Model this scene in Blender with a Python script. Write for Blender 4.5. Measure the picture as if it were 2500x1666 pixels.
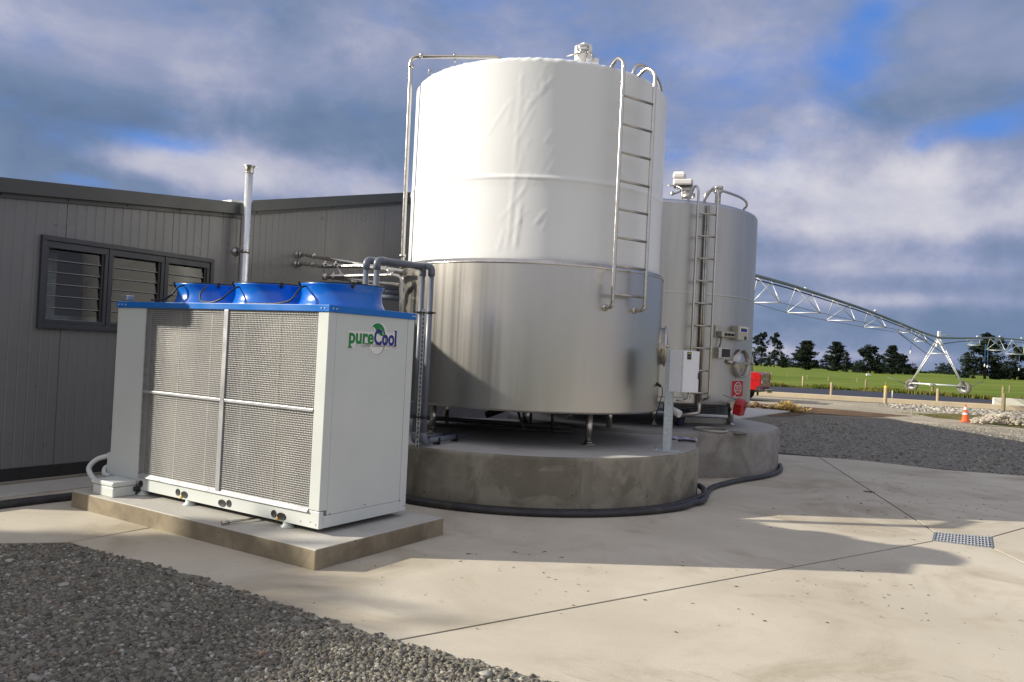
import bpy, bmesh, math, random
import numpy as np
from mathutils import Vector, Matrix

rng = random.Random(7)
nrs = np.random.RandomState(5)
scene = bpy.context.scene
for o in list(bpy.data.objects):
    bpy.data.objects.remove(o)
COL = scene.collection

# ------------------------------------------------------------------ camera
FPX = 1953.6                      # focal length in photo pixels (2500 wide)
CAMH = 1.7
_pitch, _roll = 0.0119, 0.0486
F_ = Vector((0, math.cos(_pitch), math.sin(_pitch)))
_R0 = Vector((1, 0, 0)); _U0 = _R0.cross(F_)
R_ = math.cos(_roll) * _R0 + math.sin(_roll) * _U0
U_ = -math.sin(_roll) * _R0 + math.cos(_roll) * _U0
cd = bpy.data.cameras.new("camera"); cam = bpy.data.objects.new("camera", cd); COL.objects.link(cam)
M = Matrix(((R_.x, U_.x, -F_.x, 0), (R_.y, U_.y, -F_.y, 0), (R_.z, U_.z, -F_.z, CAMH), (0, 0, 0, 1)))
cam.matrix_world = M
cd.sensor_width = 36; cd.sensor_fit = 'HORIZONTAL'; cd.lens = FPX * 36 / 2500
cd.clip_start = 0.05; cd.clip_end = 6000
scene.camera = cam

# ------------------------------------------------------------------ sun, exposure
SUN_TO = Vector((2.45, 0.165, -1.0)).normalized()       # direction the light travels
sl = bpy.data.lights.new("sun", 'SUN'); sun = bpy.data.objects.new("sun", sl); COL.objects.link(sun)
sl.energy = 5.0; sl.angle = math.radians(0.55); sl.color = (1.0, 0.93, 0.80)
sun.rotation_euler = SUN_TO.to_track_quat('-Z', 'Y').to_euler()
sun.location = (-30, 0, 25)
SUN_EL = math.asin(-SUN_TO.z); SUN_AZ = math.atan2(-SUN_TO.x, -SUN_TO.y)
scene.view_settings.view_transform = 'Standard'
scene.view_settings.look = 'None'
scene.view_settings.exposure = 0.35
scene.view_settings.gamma = 1.0
try:
    scene.view_settings.use_curve_mapping = False
except Exception:
    pass
scene.render.engine = 'CYCLES'
scene.cycles.max_bounces = 6
scene.cycles.caustics_reflective = False
scene.cycles.caustics_refractive = False
scene.cycles.use_denoising = True
scene.cycles.sample_clamp_indirect = 6.0

# ------------------------------------------------------------------ node helper
class T:
    def __init__(s, tree):
        s.t = tree; tree.nodes.clear()
    def n(s, typ, ins=None, **at):
        nd = s.t.nodes.new(typ)
        for k, v in at.items():
            setattr(nd, k, v)
        for k, v in (ins or {}).items():
            sk = nd.inputs[k]
            if isinstance(v, bpy.types.NodeSocket):
                s.t.links.new(v, sk)
            elif isinstance(v, bpy.types.Node):
                s.t.links.new(v.outputs[0], sk)
            else:
                sk.default_value = v
        return nd
    def m(s, op, a, b=None, c=None, clamp=False):
        ins = {0: a}
        if b is not None: ins[1] = b
        if c is not None: ins[2] = c
        return s.n('ShaderNodeMath', ins, operation=op, use_clamp=clamp).outputs[0]
    def v(s, op, a, b=None):
        ins = {0: a}
        if b is not None: ins[1] = b
        nd = s.n('ShaderNodeVectorMath', ins, operation=op)
        return nd.outputs['Value'] if op in ('DOT_PRODUCT', 'LENGTH', 'DISTANCE') else nd.outputs[0]
    def mix(s, f, a, b, mode='MIX'):
        return s.n('ShaderNodeMix', {0: f, 6: a, 7: b}, data_type='RGBA', blend_type=mode).outputs[2]
    def sm(s, x, lo, hi):
        return s.n('ShaderNodeMapRange', {0: x, 1: lo, 2: hi}, interpolation_type='SMOOTHSTEP').outputs[0]
    def noise(s, vec, scale, detail=4, rough=.5, dist=0, out=0):
        return s.n('ShaderNodeTexNoise', {'Vector': vec, 'Scale': scale, 'Detail': detail, 'Roughness': rough, 'Distortion': dist}).outputs[out]
    def ramp(s, f, stops):
        nd = s.n('ShaderNodeValToRGB', {0: f}); cr = nd.color_ramp
        while len(cr.elements) < len(stops): cr.elements.new(.5)
        for e, (p, c) in zip(cr.elements, stops):
            e.position = p; e.color = (*c, 1)
        return nd.outputs[0]
def C4(c): return (*c, 1)

# ------------------------------------------------------------------ sky
def pxdir(x, y):
    return (F_ + R_ * ((x - 1250) / FPX) + U_ * ((833 - y) / FPX)).normalized()
world = bpy.data.worlds.new("World"); scene.world = world; world.use_nodes = True
def build_world():
    w = T(world.node_tree)
    d = w.v('NORMALIZE', w.n('ShaderNodeTexCoord').outputs['Generated'])
    sky = w.n('ShaderNodeTexSky', sky_type='NISHITA', sun_disc=False, sun_elevation=SUN_EL, sun_rotation=SUN_AZ,
              altitude=50, air_density=1.0, dust_density=1.2, ozone_density=1.6).outputs[0]
    STR = 0.10
    sep = w.n('ShaderNodeSeparateXYZ', {0: d})
    X, Y, Z = sep.outputs
    zz = w.m('ADD', w.m('MAXIMUM', Z, 0.0), 0.26)
    px_ = w.m('DIVIDE', X, zz); py_ = w.m('DIVIDE', Y, zz)
    pv = w.n('ShaderNodeCombineXYZ', {0: px_, 1: py_, 2: w.m('MULTIPLY', Z, 1.5)}).outputs[0]
    warp = w.noise(pv, 0.9, 3, .5, 0, 1)
    pw = w.v('ADD', pv, w.v('SCALE', w.v('SUBTRACT', warp, (.5, .5, .5)), None))
    pw.node.inputs[1].default_value = (0, 0, 0)
    sc_ = [l.from_node for l in world.node_tree.links if l.to_node == pw.node and l.to_socket == pw.node.inputs[1]]
    if sc_: sc_[0].inputs['Scale'].default_value = 0.55
    nA = w.noise(pw, 0.85, 8, .55)
    nB = w.noise(w.v('ADD', pw, (7.3, 2.1, 4.4)), 1.7, 9, .56)
    dome = w.noise(w.v('MULTIPLY', d, (1, 1, 1.9)), 4.6, 9, .58, .35)      # billow seen at its own angle
    def blob(x, y, sx, sy, amp):
        # a cloud bank standing in one direction of the sky (az / el spread in photo pixels)
        c = pxdir(x, y)
        az0 = math.atan2(c.x, c.y); el0 = math.asin(c.z)
        az = w.m('ARCTAN2', X, Y); el = w.m('ARCSINE', Z)
        a = w.m('DIVIDE', w.m('SUBTRACT', az, az0), sx / FPX)
        e = w.m('DIVIDE', w.m('SUBTRACT', el, el0), sy / FPX)
        r2 = w.m('ADD', w.m('MULTIPLY', a, a), w.m('MULTIPLY', e, e))
        return w.m('MULTIPLY', w.m('EXPONENT', w.m('MULTIPLY', r2, -1.0)), amp)
    def total(lst):
        s = lst[0]
        for q in lst[1:]: s = w.m('ADD', s, q)
        return s
    # lightness of the cloud: a dull stratus deck, with puffy lit cumulus banks in front of it
    puff = w.noise(w.v('ADD', w.v('MULTIPLY', d, (1, 1, 1.25)), (4.2, 1.3, 2.6)), 4.4, 10, .52, .1)
    puff2 = w.noise(w.v('ADD', w.v('MULTIPLY', d, (1, 1, 1.2)), (1.2, 8.3, .6)), 13.0, 9, .58, .15)
    L = w.m('ADD', w.m('MULTIPLY', w.m('SUBTRACT', nA, .5), 0.40), 0.33)
    L = w.m('ADD', L, w.m('MULTIPLY', w.m('SUBTRACT', dome, .5), 0.70))
    L = w.m('ADD', L, w.m('MULTIPLY', w.m('SUBTRACT', puff2, .5), 0.22))
    L = w.m('ADD', L, total([blob(200, 60, 500, 110, .13), blob(330, 280, 640, 80, -.16), blob(2120, 260, 520, 70, -.10), blob(2380, 90, 260, 70, .12),
        blob(1900, 700, 600, 40, .02), blob(2050, 800, 600, 50, -.10), blob(1350, 40, 400, 120, .02), blob(1800, 150, 220, 120, .08)]))
    bank = w.m('ADD', total([blob(660, 440, 360, 72, .62), blob(370, 395, 150, 40, .40), blob(2020, 500, 600, 125, .48), blob(1730, 430, 160, 70, .20), blob(2380, 470, 240, 110, .18),
        blob(2160, 605, 420, 26, -.14), blob(2230, 735, 330, 20, .30), blob(1950, 862, 420, 14, .22), blob(2300, 660, 300, 20, .12)]),
        w.m('ADD', w.m('MULTIPLY', w.m('SUBTRACT', puff, .5), 1.25), w.m('MULTIPLY', w.m('SUBTRACT', puff2, .5), .38)))
    L = w.m('ADD', L, w.m('MULTIPLY', w.sm(bank, -.02, .66), .50))
    # cloud banks nearer the sun are lit more strongly; the half of the sky behind the viewer is open and bright
    ds = w.v('DOT_PRODUCT', d, tuple(-SUN_TO))
    glow = w.m('MULTIPLY', w.m('POWER', w.m('MAXIMUM', ds, 0.0), 2.0), 0.60)
    L = w.m('ADD', L, w.m('SUBTRACT', glow, w.m('MULTIPLY', glow, w.sm(Y, 0.55, 0.95))))
    back = w.sm(w.m('ADD', w.m('MULTIPLY', Y, -1.0), w.m('MULTIPLY', Z, .45)), -0.35, 0.6)
    L = w.m('ADD', L, w.m('MULTIPLY', back, 0.42))
    cl = w.ramp(L, [(0.0, (.105, .170, .300)), (.26, (.175, .245, .390)), (.46, (.290, .335, .500)), (.70, (.50, .51, .625)), (.98, (.76, .745, .79))])
    # blue gaps
    wisp = w.noise(w.v('MULTIPLY', d, (1, 1, 2.4)), 9.0, 8, .6, .6)
    B = w.m('ADD', w.m('MULTIPLY', w.m('SUBTRACT', nB, .5), .7), w.m('MULTIPLY', w.m('SUBTRACT', dome, .5), -.7))
    B = w.m('ADD', B, w.m('MULTIPLY', w.m('SUBTRACT', wisp, .5), .9))
    B = w.m('ADD', B, total([
        blob(1960, 210, 270, 150, .26), blob(1250, 30, 260, 80, .16), blob(2060, 165, 95, 75, .50), blob(2130, 30, 70, 60, .45), blob(2400, 315, 90, 30, .62), blob(2250, 355, 40, 30, .45),
        blob(440, 356, 130, 22, .50), blob(200, 445, 90, 18, .45), blob(1650, 380, 60, 40, .35), blob(1350, 60, 330, 130, .18),
        blob(1700, 200, 300, 160, .13), blob(2500, 560, 120, 40, .18), blob(2480, 270, 90, 60, .3)]))
    B = w.m('MULTIPLY', w.sm(B, 0.02, 0.90), .95)
    bl = w.mix(.75, w.mix(1.0, sky, (STR, STR, STR, 1), 'MULTIPLY'), (.070, .270, .86, 1))
    colr = w.mix(B, cl, bl)
    # below the horizon the air is dull
    colr = w.mix(w.sm(Z, 0.0, -0.05), colr, (.10, .11, .10, 1))
    out = w.mix(1.0, colr, (1 / STR, 1 / STR, 1 / STR, 1), 'MULTIPLY')
    k = 2 ** -scene.view_settings.exposure
    bg = w.n('ShaderNodeBackground', {'Color': out, 'Strength': STR * k})
    w.n('ShaderNodeOutputWorld', {'Surface': bg})
build_world()

# ------------------------------------------------------------------ geometry helpers
TH = 0.5619
A_ = Vector((-math.cos(TH), math.sin(TH), 0))    # along the chiller front, to the far left
B_ = Vector((math.sin(TH), math.cos(TH), 0))     # along the building wall, to the far right
Z_ = Vector((0, 0, 1))
C0 = Vector((-1.467, 6.380, 0))                  # near corner of the chiller
def W(s, t, z=0.0): return C0 + A_ * s + B_ * t + Z_ * z
CP = Vector((0, 0, CAMH))
def ray(x, y): return F_ + R_ * ((x - 1250) / FPX) + U_ * ((833 - y) / FPX)
def onz(x, y, z=0.0):
    d = ray(x, y); return CP + d * ((z - CAMH) / d.z)
def onp(x, y, P0, n):
    d = ray(x, y); return CP + d * ((P0 - CP).dot(n) / d.dot(n))
def atd(x, y, D):
    return CP + ray(x, y) * D
def sp(x, y, r):                                   # polar helper
    return r * math.cos(y) + x

ORG = {}
class MB:
    def __init__(s):
        s.v = []; s.f = []; s.mi = []; s.sm = []
    def add(s, vs, fs, mi=0, smooth=False):
        b = len(s.v); s.v += [tuple(p) for p in vs]
        for f in fs:
            s.f.append(tuple(i + b for i in f)); s.mi.append(mi); s.sm.append(smooth)
        return s
    def box(s, c, size, ax=None, mi=0):
        X, Y, Zv = ax or (Vector((1, 0, 0)), Vector((0, 1, 0)), Z_)
        c = Vector(c); h = [q / 2 for q in size]; vs = []
        for sz in (-1, 1):
            for sy in (-1, 1):
                for sx in (-1, 1):
                    vs.append(c + X * (sx * h[0]) + Y * (sy * h[1]) + Zv * (sz * h[2]))
        fs = [(0, 2, 3, 1), (4, 5, 7, 6), (0, 1, 5, 4), (2, 6, 7, 3), (0, 4, 6, 2), (1, 3, 7, 5)]
        if X.cross(Y).dot(Zv) < 0: fs = [f[::-1] for f in fs]
        return s.add(vs, fs, mi)
    def bbf(s, s0, s1, t0, t1, z0, z1, mi=0):      # box in the building frame
        return s.box(W((s0 + s1) / 2, (t0 + t1) / 2, (z0 + z1) / 2), (abs(s1 - s0), abs(t1 - t0), abs(z1 - z0)), (A_, B_, Z_), mi)
    def bar(s, p, q, w, h=None, mi=0):
        p = Vector(p); q = Vector(q); d = q - p; L = d.length; d.normalize()
        up = Z_ if abs(d.z) < .95 else Vector((1, 0, 0))
        y = up.cross(d).normalized(); z = d.cross(y)
        return s.box((p + q) / 2, (L, w, h or w), (d, y, z), mi)
    def tube(s, path, r, n=10, caps=True, mi=0, closed=False, squash=1.0):
        path = [Vector(p) for p in path]; N = len(path)
        rs = r if isinstance(r, (list, tuple)) else [r] * N
        tg = []
        for i in range(N):
            a = path[(i - 1) % N] if (closed or i > 0) else path[i]
            b = path[(i + 1) % N] if (closed or i < N - 1) else path[i]
            tg.append((b - a).normalized())
        up = Vector((0, 0, 1)) if abs(tg[0].z) < .9 else Vector((1, 0, 0))
        x = up.cross(tg[0]).normalized(); vs = []
        for i in range(N):
            x = (x - tg[i] * x.dot(tg[i])).normalized(); y = tg[i].cross(x)
            for k in range(n):
                a = 2 * math.pi * k / n
                vs.append(path[i] + (x * math.cos(a) + y * math.sin(a) * squash) * rs[i])
        fs = []
        for i in range(N if closed else N - 1):
            j = (i + 1) % N
            for k in range(n):
                fs.append((i * n + k, i * n + (k + 1) % n, j * n + (k + 1) % n, j * n + k))
        s.add(vs, fs, mi, True)
        if caps and not closed:
            b = len(s.v) - len(vs)
            s.f.append(tuple(b + k for k in range(n))[::-1]); s.mi.append(mi); s.sm.append(False)
            s.f.append(tuple(b + (N - 1) * n + k for k in range(n))); s.mi.append(mi); s.sm.append(False)
        return s
    def lathe(s, c, prof, n=24, mi=0, smooth=True, ax=None, cap0=False, cap1=False):
        c = Vector(c); X, Y, Zv = ax or (Vector((1, 0, 0)), Vector((0, 1, 0)), Z_)
        vs = []
        for r, z in prof:
            for k in range(n):
                a = 2 * math.pi * k / n
                vs.append(c + (X * math.cos(a) + Y * math.sin(a)) * r + Zv * z)
        fs = []
        for i in range(len(prof) - 1):
            for k in range(n):
                fs.append((i * n + k, i * n + (k + 1) % n, (i + 1) * n + (k + 1) % n, (i + 1) * n + k))
        s.add(vs, fs, mi, smooth); b = len(s.v) - len(vs)
        if cap0: s.f.append(tuple(b + k for k in range(n))[::-1]); s.mi.append(mi); s.sm.append(False)
        if cap1: s.f.append(tuple(b + (len(prof) - 1) * n + k for k in range(n))); s.mi.append(mi); s.sm.append(False)
        return s
    def prism(s, poly, off, mi=0):
        n = len(poly); poly = [Vector(p) for p in poly]; off = Vector(off)
        vs = poly + [p + off for p in poly]
        fs = [tuple(range(n))[::-1], tuple(range(n, 2 * n))] + [(i, (i + 1) % n, n + (i + 1) % n, n + i) for i in range(n)]
        return s.add(vs, fs, mi)
    def ball(s, c, r, n=8, m=6, sq=(1, 1, 1), mi=0):
        c = Vector(c); vs = [c + Vector((0, 0, -r * sq[2]))]
        for i in range(1, m):
            ph = -math.pi / 2 + math.pi * i / m
            for k in range(n):
                a = 2 * math.pi * k / n
                vs.append(c + Vector((r * sq[0] * math.cos(ph) * math.cos(a), r * sq[1] * math.cos(ph) * math.sin(a), r * sq[2] * math.sin(ph))))
        vs.append(c + Vector((0, 0, r * sq[2]))); fs = []
        for k in range(n): fs.append((0, 1 + (k + 1) % n, 1 + k))
        for i in range(m - 2):
            for k in range(n):
                fs.append((1 + i * n + k, 1 + i * n + (k + 1) % n, 1 + (i + 1) * n + (k + 1) % n, 1 + (i + 1) * n + k))
        e = len(vs) - 1; b = 1 + (m - 2) * n
        for k in range(n): fs.append((b + k, b + (k + 1) % n, e))
        return s.add(vs, fs, mi, True)
    def build(s, name, mat, parent=None, bevel=0, org=None, seg=2, wn=False):
        me = bpy.data.meshes.new(name)
        if parent is not None: o0 = ORG[parent]
        elif org is not None: o0 = Vector(org)
        else:
            arr = np.array(s.v); c = arr.mean(0); o0 = Vector((c[0], c[1], arr[:, 2].min()))
        me.from_pydata([(p[0] - o0.x, p[1] - o0.y, p[2] - o0.z) for p in s.v], [], s.f)
        for m_ in (mat if isinstance(mat, (list, tuple)) else [mat]): me.materials.append(m_)
        me.polygons.foreach_set('material_index', s.mi); me.polygons.foreach_set('use_smooth', s.sm)
        me.update()
        ob = bpy.data.objects.new(name, me); COL.objects.link(ob)
        if parent is not None: ob.parent = parent
        else: ob.location = o0
        ORG[ob] = o0
        if bevel:
            b = ob.modifiers.new('bevel', 'BEVEL'); b.width = bevel; b.segments = seg; b.limit_method = 'ANGLE'; b.angle_limit = .6
        return ob
def fillet(pts, r, n=6):
    pts = [Vector(p) for p in pts]; out = [pts[0]]
    for i in range(1, len(pts) - 1):
        a, b, c = pts[i - 1], pts[i], pts[i + 1]
        u = (a - b); v = (c - b); lu, lv = u.length, v.length; u.normalize(); v.normalize()
        ang = math.acos(max(-1, min(1, u.dot(v))))
        if ang > 3.1: out.append(b); continue
        d = min(r / math.tan(ang / 2), lu * .49, lv * .49)
        p0 = b + u * d; p1 = b + v * d
        for k in range(n + 1):
            t = k / n; out.append(p0 * (1 - t) ** 2 + b * (2 * t * (1 - t)) + p1 * t * t)
    out.append(pts[-1]); return out
def catmull(pts, n=6):
    P = [Vector(p) for p in pts]; P = [P[0] * 2 - P[1]] + P + [P[-1] * 2 - P[-2]]; out = []
    for i in range(1, len(P) - 2):
        for k in range(n):
            t = k / n
            out.append(.5 * ((2 * P[i]) + (P[i + 1] - P[i - 1]) * t + (2 * P[i - 1] - 5 * P[i] + 4 * P[i + 1] - P[i + 2]) * t * t + (3 * P[i] - P[i - 1] - 3 * P[i + 1] + P[i + 2]) * t ** 3))
    out.append(P[-2]); return out
def tag(o, label=None, cat=None, group=None, kind=None):
    if label: o['label'] = label
    if cat: o['category'] = cat
    if group: o['group'] = group
    if kind: o['kind'] = kind
    return o
def thing(name, loc, label, cat, group=None):
    o = bpy.data.objects.new(name, None); COL.objects.link(o); o.location = loc; o.empty_display_size = .1
    ORG[o] = Vector(loc); return tag(o, label, cat, group)
def copy_tree(o, parent=None):
    c = o.copy(); COL.objects.link(c)
    if parent is not None: c.parent = parent
    for ch in [x for x in bpy.data.objects if x.parent == o]: copy_tree(ch, c)
    return c

# ------------------------------------------------------------------ materials
def newmat(name):
    m = bpy.data.materials.new(name); m.use_nodes = True; return m, T(m.node_tree)
def finish(t, **ins):
    b = t.n('ShaderNodeBsdfPrincipled', ins)
    t.n('ShaderNodeOutputMaterial', {'Surface': b}); return b
def mk(name, col, rough=.5, metal=0.0, var=.12, vs=4, bump=0.0, bs=60, stretch=(1, 1, 1), spec=.5, rv=.08, dirt=None, dirt_amt=0.0, coat=0.0):
    m, t = newmat(name)
    p = t.v('MULTIPLY', t.n('ShaderNodeNewGeometry').outputs['Position'], stretch)
    nz = t.noise(p, vs, 5, .55)
    f = t.n('ShaderNodeMapRange', {0: nz, 1: .3, 2: .7, 3: 1 - var, 4: 1 + var}).outputs[0]
    c = t.mix(1.0, C4(col), t.n('ShaderNodeCombineColor', {0: f, 1: f, 2: f}).outputs[0], 'MULTIPLY')
    if dirt is not None:
        d = t.sm(t.noise(p, vs * .6, 6, .6, .6), .52, .75)
        c = t.mix(t.m('MULTIPLY', d, dirt_amt), c, C4(dirt))
    r = t.n('ShaderNodeMapRange', {0: t.noise(p, vs * 1.7, 4), 1: .3, 2: .7, 3: max(0, rough - rv), 4: min(1, rough + rv)}).outputs[0]
    ins = {'Base Color': c, 'Roughness': r, 'Metallic': metal, 'Specular IOR Level': spec, 'Coat Weight': coat}
    if bump:
        ins['Normal'] = t.n('ShaderNodeBump', {'Strength': bump, 'Distance': .02, 'Height': t.noise(p, bs, 6, .6)}).outputs[0]
    finish(t, **ins); return m

def m_concrete(name, light, dark, stain, stain_amt, scale=1.0, specks=.6, vertical=False, holes=False, broom=False, rough=.85):
    m, t = newmat(name)
    P = t.n('ShaderNodeNewGeometry').outputs['Position']
    p = t.v('MULTIPLY', P, (1, 1, .35)) if vertical else P
    n1 = t.noise(p, .55 * scale, 7, .6, .3); n2 = t.noise(p, 3.1 * scale, 6, .6); n3 = t.noise(P, 90, 4, .6)
    c = t.mix(t.sm(n1, .32, .68), C4(light), C4(dark))
    c = t.mix(t.m('MULTIPLY', t.sm(n2, .40, .72), .35), c, C4(dark))
    st = t.sm(t.noise(t.v('ADD', p, (3.1, 7.7, 1.0)), .8 * scale, 7, .62, .8), .47, .72)
    c = t.mix(t.m('MULTIPLY', st, stain_amt), c, C4(stain))
    fine = t.n('ShaderNodeMapRange', {0: n3, 1: .3, 2: .7, 3: .90, 4: 1.08}).outputs[0]
    c = t.mix(1.0, c, t.n('ShaderNodeCombineColor', {0: fine, 1: fine, 2: fine}).outputs[0], 'MULTIPLY')
    if specks:
        Pd = t.v('ADD', P, t.v('MULTIPLY', t.v('SUBTRACT', t.noise(P, 14, 4, .65, 0, 1), (.5, .5, .5)), (.16, .16, .16)))
        for vsz, thr in ((1.6, .13), (3.7, .15), (8.0, .18), (17.0, .20)):
            vo = t.n('ShaderNodeTexVoronoi', {'Vector': Pd, 'Scale': vsz, 'Randomness': 1.0})
            sepc = t.n('ShaderNodeSeparateColor', {0: vo.outputs['Color']}).outputs
            rad = t.m('MULTIPLY', t.m('POWER', sepc[0], 4.0), thr)
            sp_ = t.sm(t.m('SUBTRACT', t.m('ADD', vo.outputs['Distance'], t.m('MULTIPLY', t.m('SUBTRACT', t.noise(P, 40, 3), .5), .05)), rad), .015, -.02)
            msk = t.m('ADD', .12, t.sm(t.noise(t.v('ADD', P, (2.2, 6.6, 0)), .42, 3, .5), .47, .62))
            c = t.mix(t.m('MULTIPLY', t.m('MULTIPLY', sp_, msk), specks), c, (.07, .055, .04, 1))
    h = t.m('ADD', t.m('MULTIPLY', n3, .35), t.m('MULTIPLY', n2, .6))
    if broom:
        rot = t.n('ShaderNodeVectorRotate', {'Vector': P, 'Angle': -1.02}, rotation_type='Z_AXIS').outputs[0]
        ww = t.noise(t.v('MULTIPLY', rot, (130, 2.0, 1)), 1.0, 2, .5)
        h = t.m('ADD', h, t.m('MULTIPLY', ww, .5))
        c = t.mix(t.m('MULTIPLY', t.sm(ww, .42, .75), .26), c, C4(dark))
    if holes:
        bl = t.sm(t.noise(t.v('ADD', P, (1.3, 4.1, 9.0)), 1.5, 6, .6, 1.0), .46, .60)
        c = t.mix(t.m('MULTIPLY', bl, .55), c, C4(tuple(x * 1.12 for x in light)))
        bl2 = t.sm(t.noise(t.v('ADD', P, (8.3, 2.1, 3.0)), 2.3, 7, .65, .6), .52, .66)
        c = t.mix(t.m('MULTIPLY', bl2, .45), c, C4(stain))
        vo = t.n('ShaderNodeTexVoronoi', {'Vector': P, 'Scale': 13.0})
        sepc = t.n('ShaderNodeSeparateColor', {0: vo.outputs['Color']}).outputs
        ho = t.sm(t.m('SUBTRACT', vo.outputs['Distance'], t.m('MULTIPLY', t.m('POWER', sepc[1], 5.0), .16)), .01, -.02)
        c = t.mix(t.m('MULTIPLY', ho, .8), c, (.03, .028, .022, 1))
        h = t.m('SUBTRACT', h, t.m('MULTIPLY', ho, 1.5))
    nrm = t.n('ShaderNodeBump', {'Strength': .35, 'Distance': .006, 'Height': h}).outputs[0]
    finish(t, **{'Base Color': c, 'Roughness': rough, 'Normal': nrm, 'Specular IOR Level': .3})
    return m

def m_steel(name, col, rough, streak=.10, dirt=0.0, band_z=None):
    m, t = newmat(name)
    P = t.n('ShaderNodeNewGeometry').outputs['Position']
    pv = t.v('MULTIPLY', P, (1, 1, .03))
    s1 = t.noise(pv, 3.0, 4, .6); s2 = t.noise(t.v('MULTIPLY', P, (1, 1, .008)), 22, 3, .6)
    f = t.n('ShaderNodeMapRange', {0: s1, 1: .3, 2: .7, 3: 1 - streak, 4: 1 + streak * .5}).outputs[0]
    c = t.mix(1.0, C4(col), t.n('ShaderNodeCombineColor', {0: f, 1: f, 2: f}).outputs[0], 'MULTIPLY')
    if dirt:
        d = t.sm(t.noise(t.v('MULTIPLY', P, (1, 1, .18)), 2.6, 7, .65, .4), .52, .80)
        c = t.mix(t.m('MULTIPLY', d, dirt), c, (.20, .17, .12, 1))
    r = t.n('ShaderNodeMapRange', {0: t.m('ADD', s1, t.m('MULTIPLY', t.m('SUBTRACT', s2, .5), .5)), 1: .2, 2: .8, 3: rough - .07, 4: rough + .09}).outputs[0]
    hz = t.m('ADD', t.m('MULTIPLY', t.noise(P, .9, 3, .5), 1.0), t.m('MULTIPLY', s2, .02))
    nrm = t.n('ShaderNodeBump', {'Strength': .05, 'Distance': .05, 'Height': hz}).outputs[0]
    finish(t, **{'Base Color': c, 'Roughness': r, 'Metallic': 1.0, 'Normal': nrm, 'Anisotropic': .35})
    return m

def m_pebble(name, stops, rough=.8, wet=0):
    m, t = newmat(name)
    oi = t.n('ShaderNodeObjectInfo').outputs['Random']
    c = t.ramp(oi, stops)
    P = t.n('ShaderNodeNewGeometry').outputs['Position']
    n = t.noise(P, 60, 4, .6)
    f = t.n('ShaderNodeMapRange', {0: n, 1: .3, 2: .7, 3: .75, 4: 1.2}).outputs[0]
    c = t.mix(1.0, c, t.n('ShaderNodeCombineColor', {0: f, 1: f, 2: f}).outputs[0], 'MULTIPLY')
    nrm = t.n('ShaderNodeBump', {'Strength': .4, 'Distance': .003, 'Height': t.noise(P, 150, 4)}).outputs[0]
    finish(t, **{'Base Color': c, 'Roughness': rough, 'Normal': nrm}); return m

def m_ground(name, c1, c2, c3, scale, bump=.6, bs=30, patch=.4, extra=None):
    m, t = newmat(name)
    P = t.n('ShaderNodeNewGeometry').outputs['Position']
    n1 = t.noise(P, scale, 7, .6, .4); n2 = t.noise(P, bs, 5, .65); n3 = t.noise(t.v('ADD', P, (11, 5, 0)), patch, 6, .6, .5)
    c = t.mix(t.sm(n1, .35, .65), C4(c1), C4(c2))
    c = t.mix(t.m('MULTIPLY', t.sm(n3, .5, .7), .8), c, C4(c3))
    f = t.n('ShaderNodeMapRange', {0: n2, 1: .25, 2: .75, 3: .55, 4: 1.45}).outputs[0]
    c = t.mix(1.0, c, t.n('ShaderNodeCombineColor', {0: f, 1: f, 2: f}).outputs[0], 'MULTIPLY')
    nrm = t.n('ShaderNodeBump', {'Strength': bump, 'Distance': .03, 'Height': n2}).outputs[0]
    finish(t, **{'Base Color': c, 'Roughness': .95, 'Normal': nrm, 'Specular IOR Level': .2}); return m

M_APRON = m_concrete("apron_concrete", (.62, .565, .455), (.505, .455, .36), (.32, .26, .165), .62, 1.0, .9, broom=True)
M_JOINT = mk("joint_filler", (.05, .042, .03), .95, var=.3, vs=8)
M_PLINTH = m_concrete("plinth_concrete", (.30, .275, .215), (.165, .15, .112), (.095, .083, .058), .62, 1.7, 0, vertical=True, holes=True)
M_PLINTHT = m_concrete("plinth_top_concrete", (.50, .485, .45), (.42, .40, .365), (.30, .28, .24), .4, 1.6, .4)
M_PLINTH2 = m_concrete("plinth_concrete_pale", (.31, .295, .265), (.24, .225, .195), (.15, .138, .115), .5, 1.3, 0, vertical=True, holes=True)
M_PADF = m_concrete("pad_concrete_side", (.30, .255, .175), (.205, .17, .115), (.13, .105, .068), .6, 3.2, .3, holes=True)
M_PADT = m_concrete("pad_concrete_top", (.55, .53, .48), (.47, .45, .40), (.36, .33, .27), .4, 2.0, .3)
M_FOOT = m_concrete("footing_concrete", (.36, .33, .27), (.27, .25, .20), (.18, .16, .12), .5, 2.0, .3)
M_WALL = mk("grey_panel_steel", (.172, .170, .170), .33, var=.05, vs=1.1, bump=.0, bs=6, spec=.6)
M_FASCIA = mk("dark_fascia_steel", (.060, .063, .062), .38, var=.06, vs=2)
M_FLASH = mk("black_flashing", (.022, .022, .023), .45, var=.1)
M_WINF = mk("window_aluminium", (.043, .047, .058), .38, var=.05)
M_DARK = mk("grate_shade", (.02, .02, .02), .9)
M_RUB = mk("black_rubber", (.018, .017, .018), .55, var=.25, vs=9, bump=.1, bs=80)
M_HOSE = mk("black_hose", (.030, .029, .031), .5, var=.35, vs=6, bump=.15, bs=60, dirt=(.12, .10, .08), dirt_amt=.35)
M_WHITE = mk("white_coated_steel", (.60, .63, .60), .36, var=.03, vs=2, bump=.01, bs=5)
M_GALV = mk("galvanised_steel", (.52, .54, .55), .38, metal=.85, var=.2, vs=16, bump=.05, bs=30)
M_GALVP = mk("galvanised_post_steel", (.50, .56, .58), .42, metal=.35, var=.16, vs=26)
M_ALU = mk("mill_aluminium", (.46, .47, .48), .38, metal=.55, var=.08, vs=6)
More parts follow.
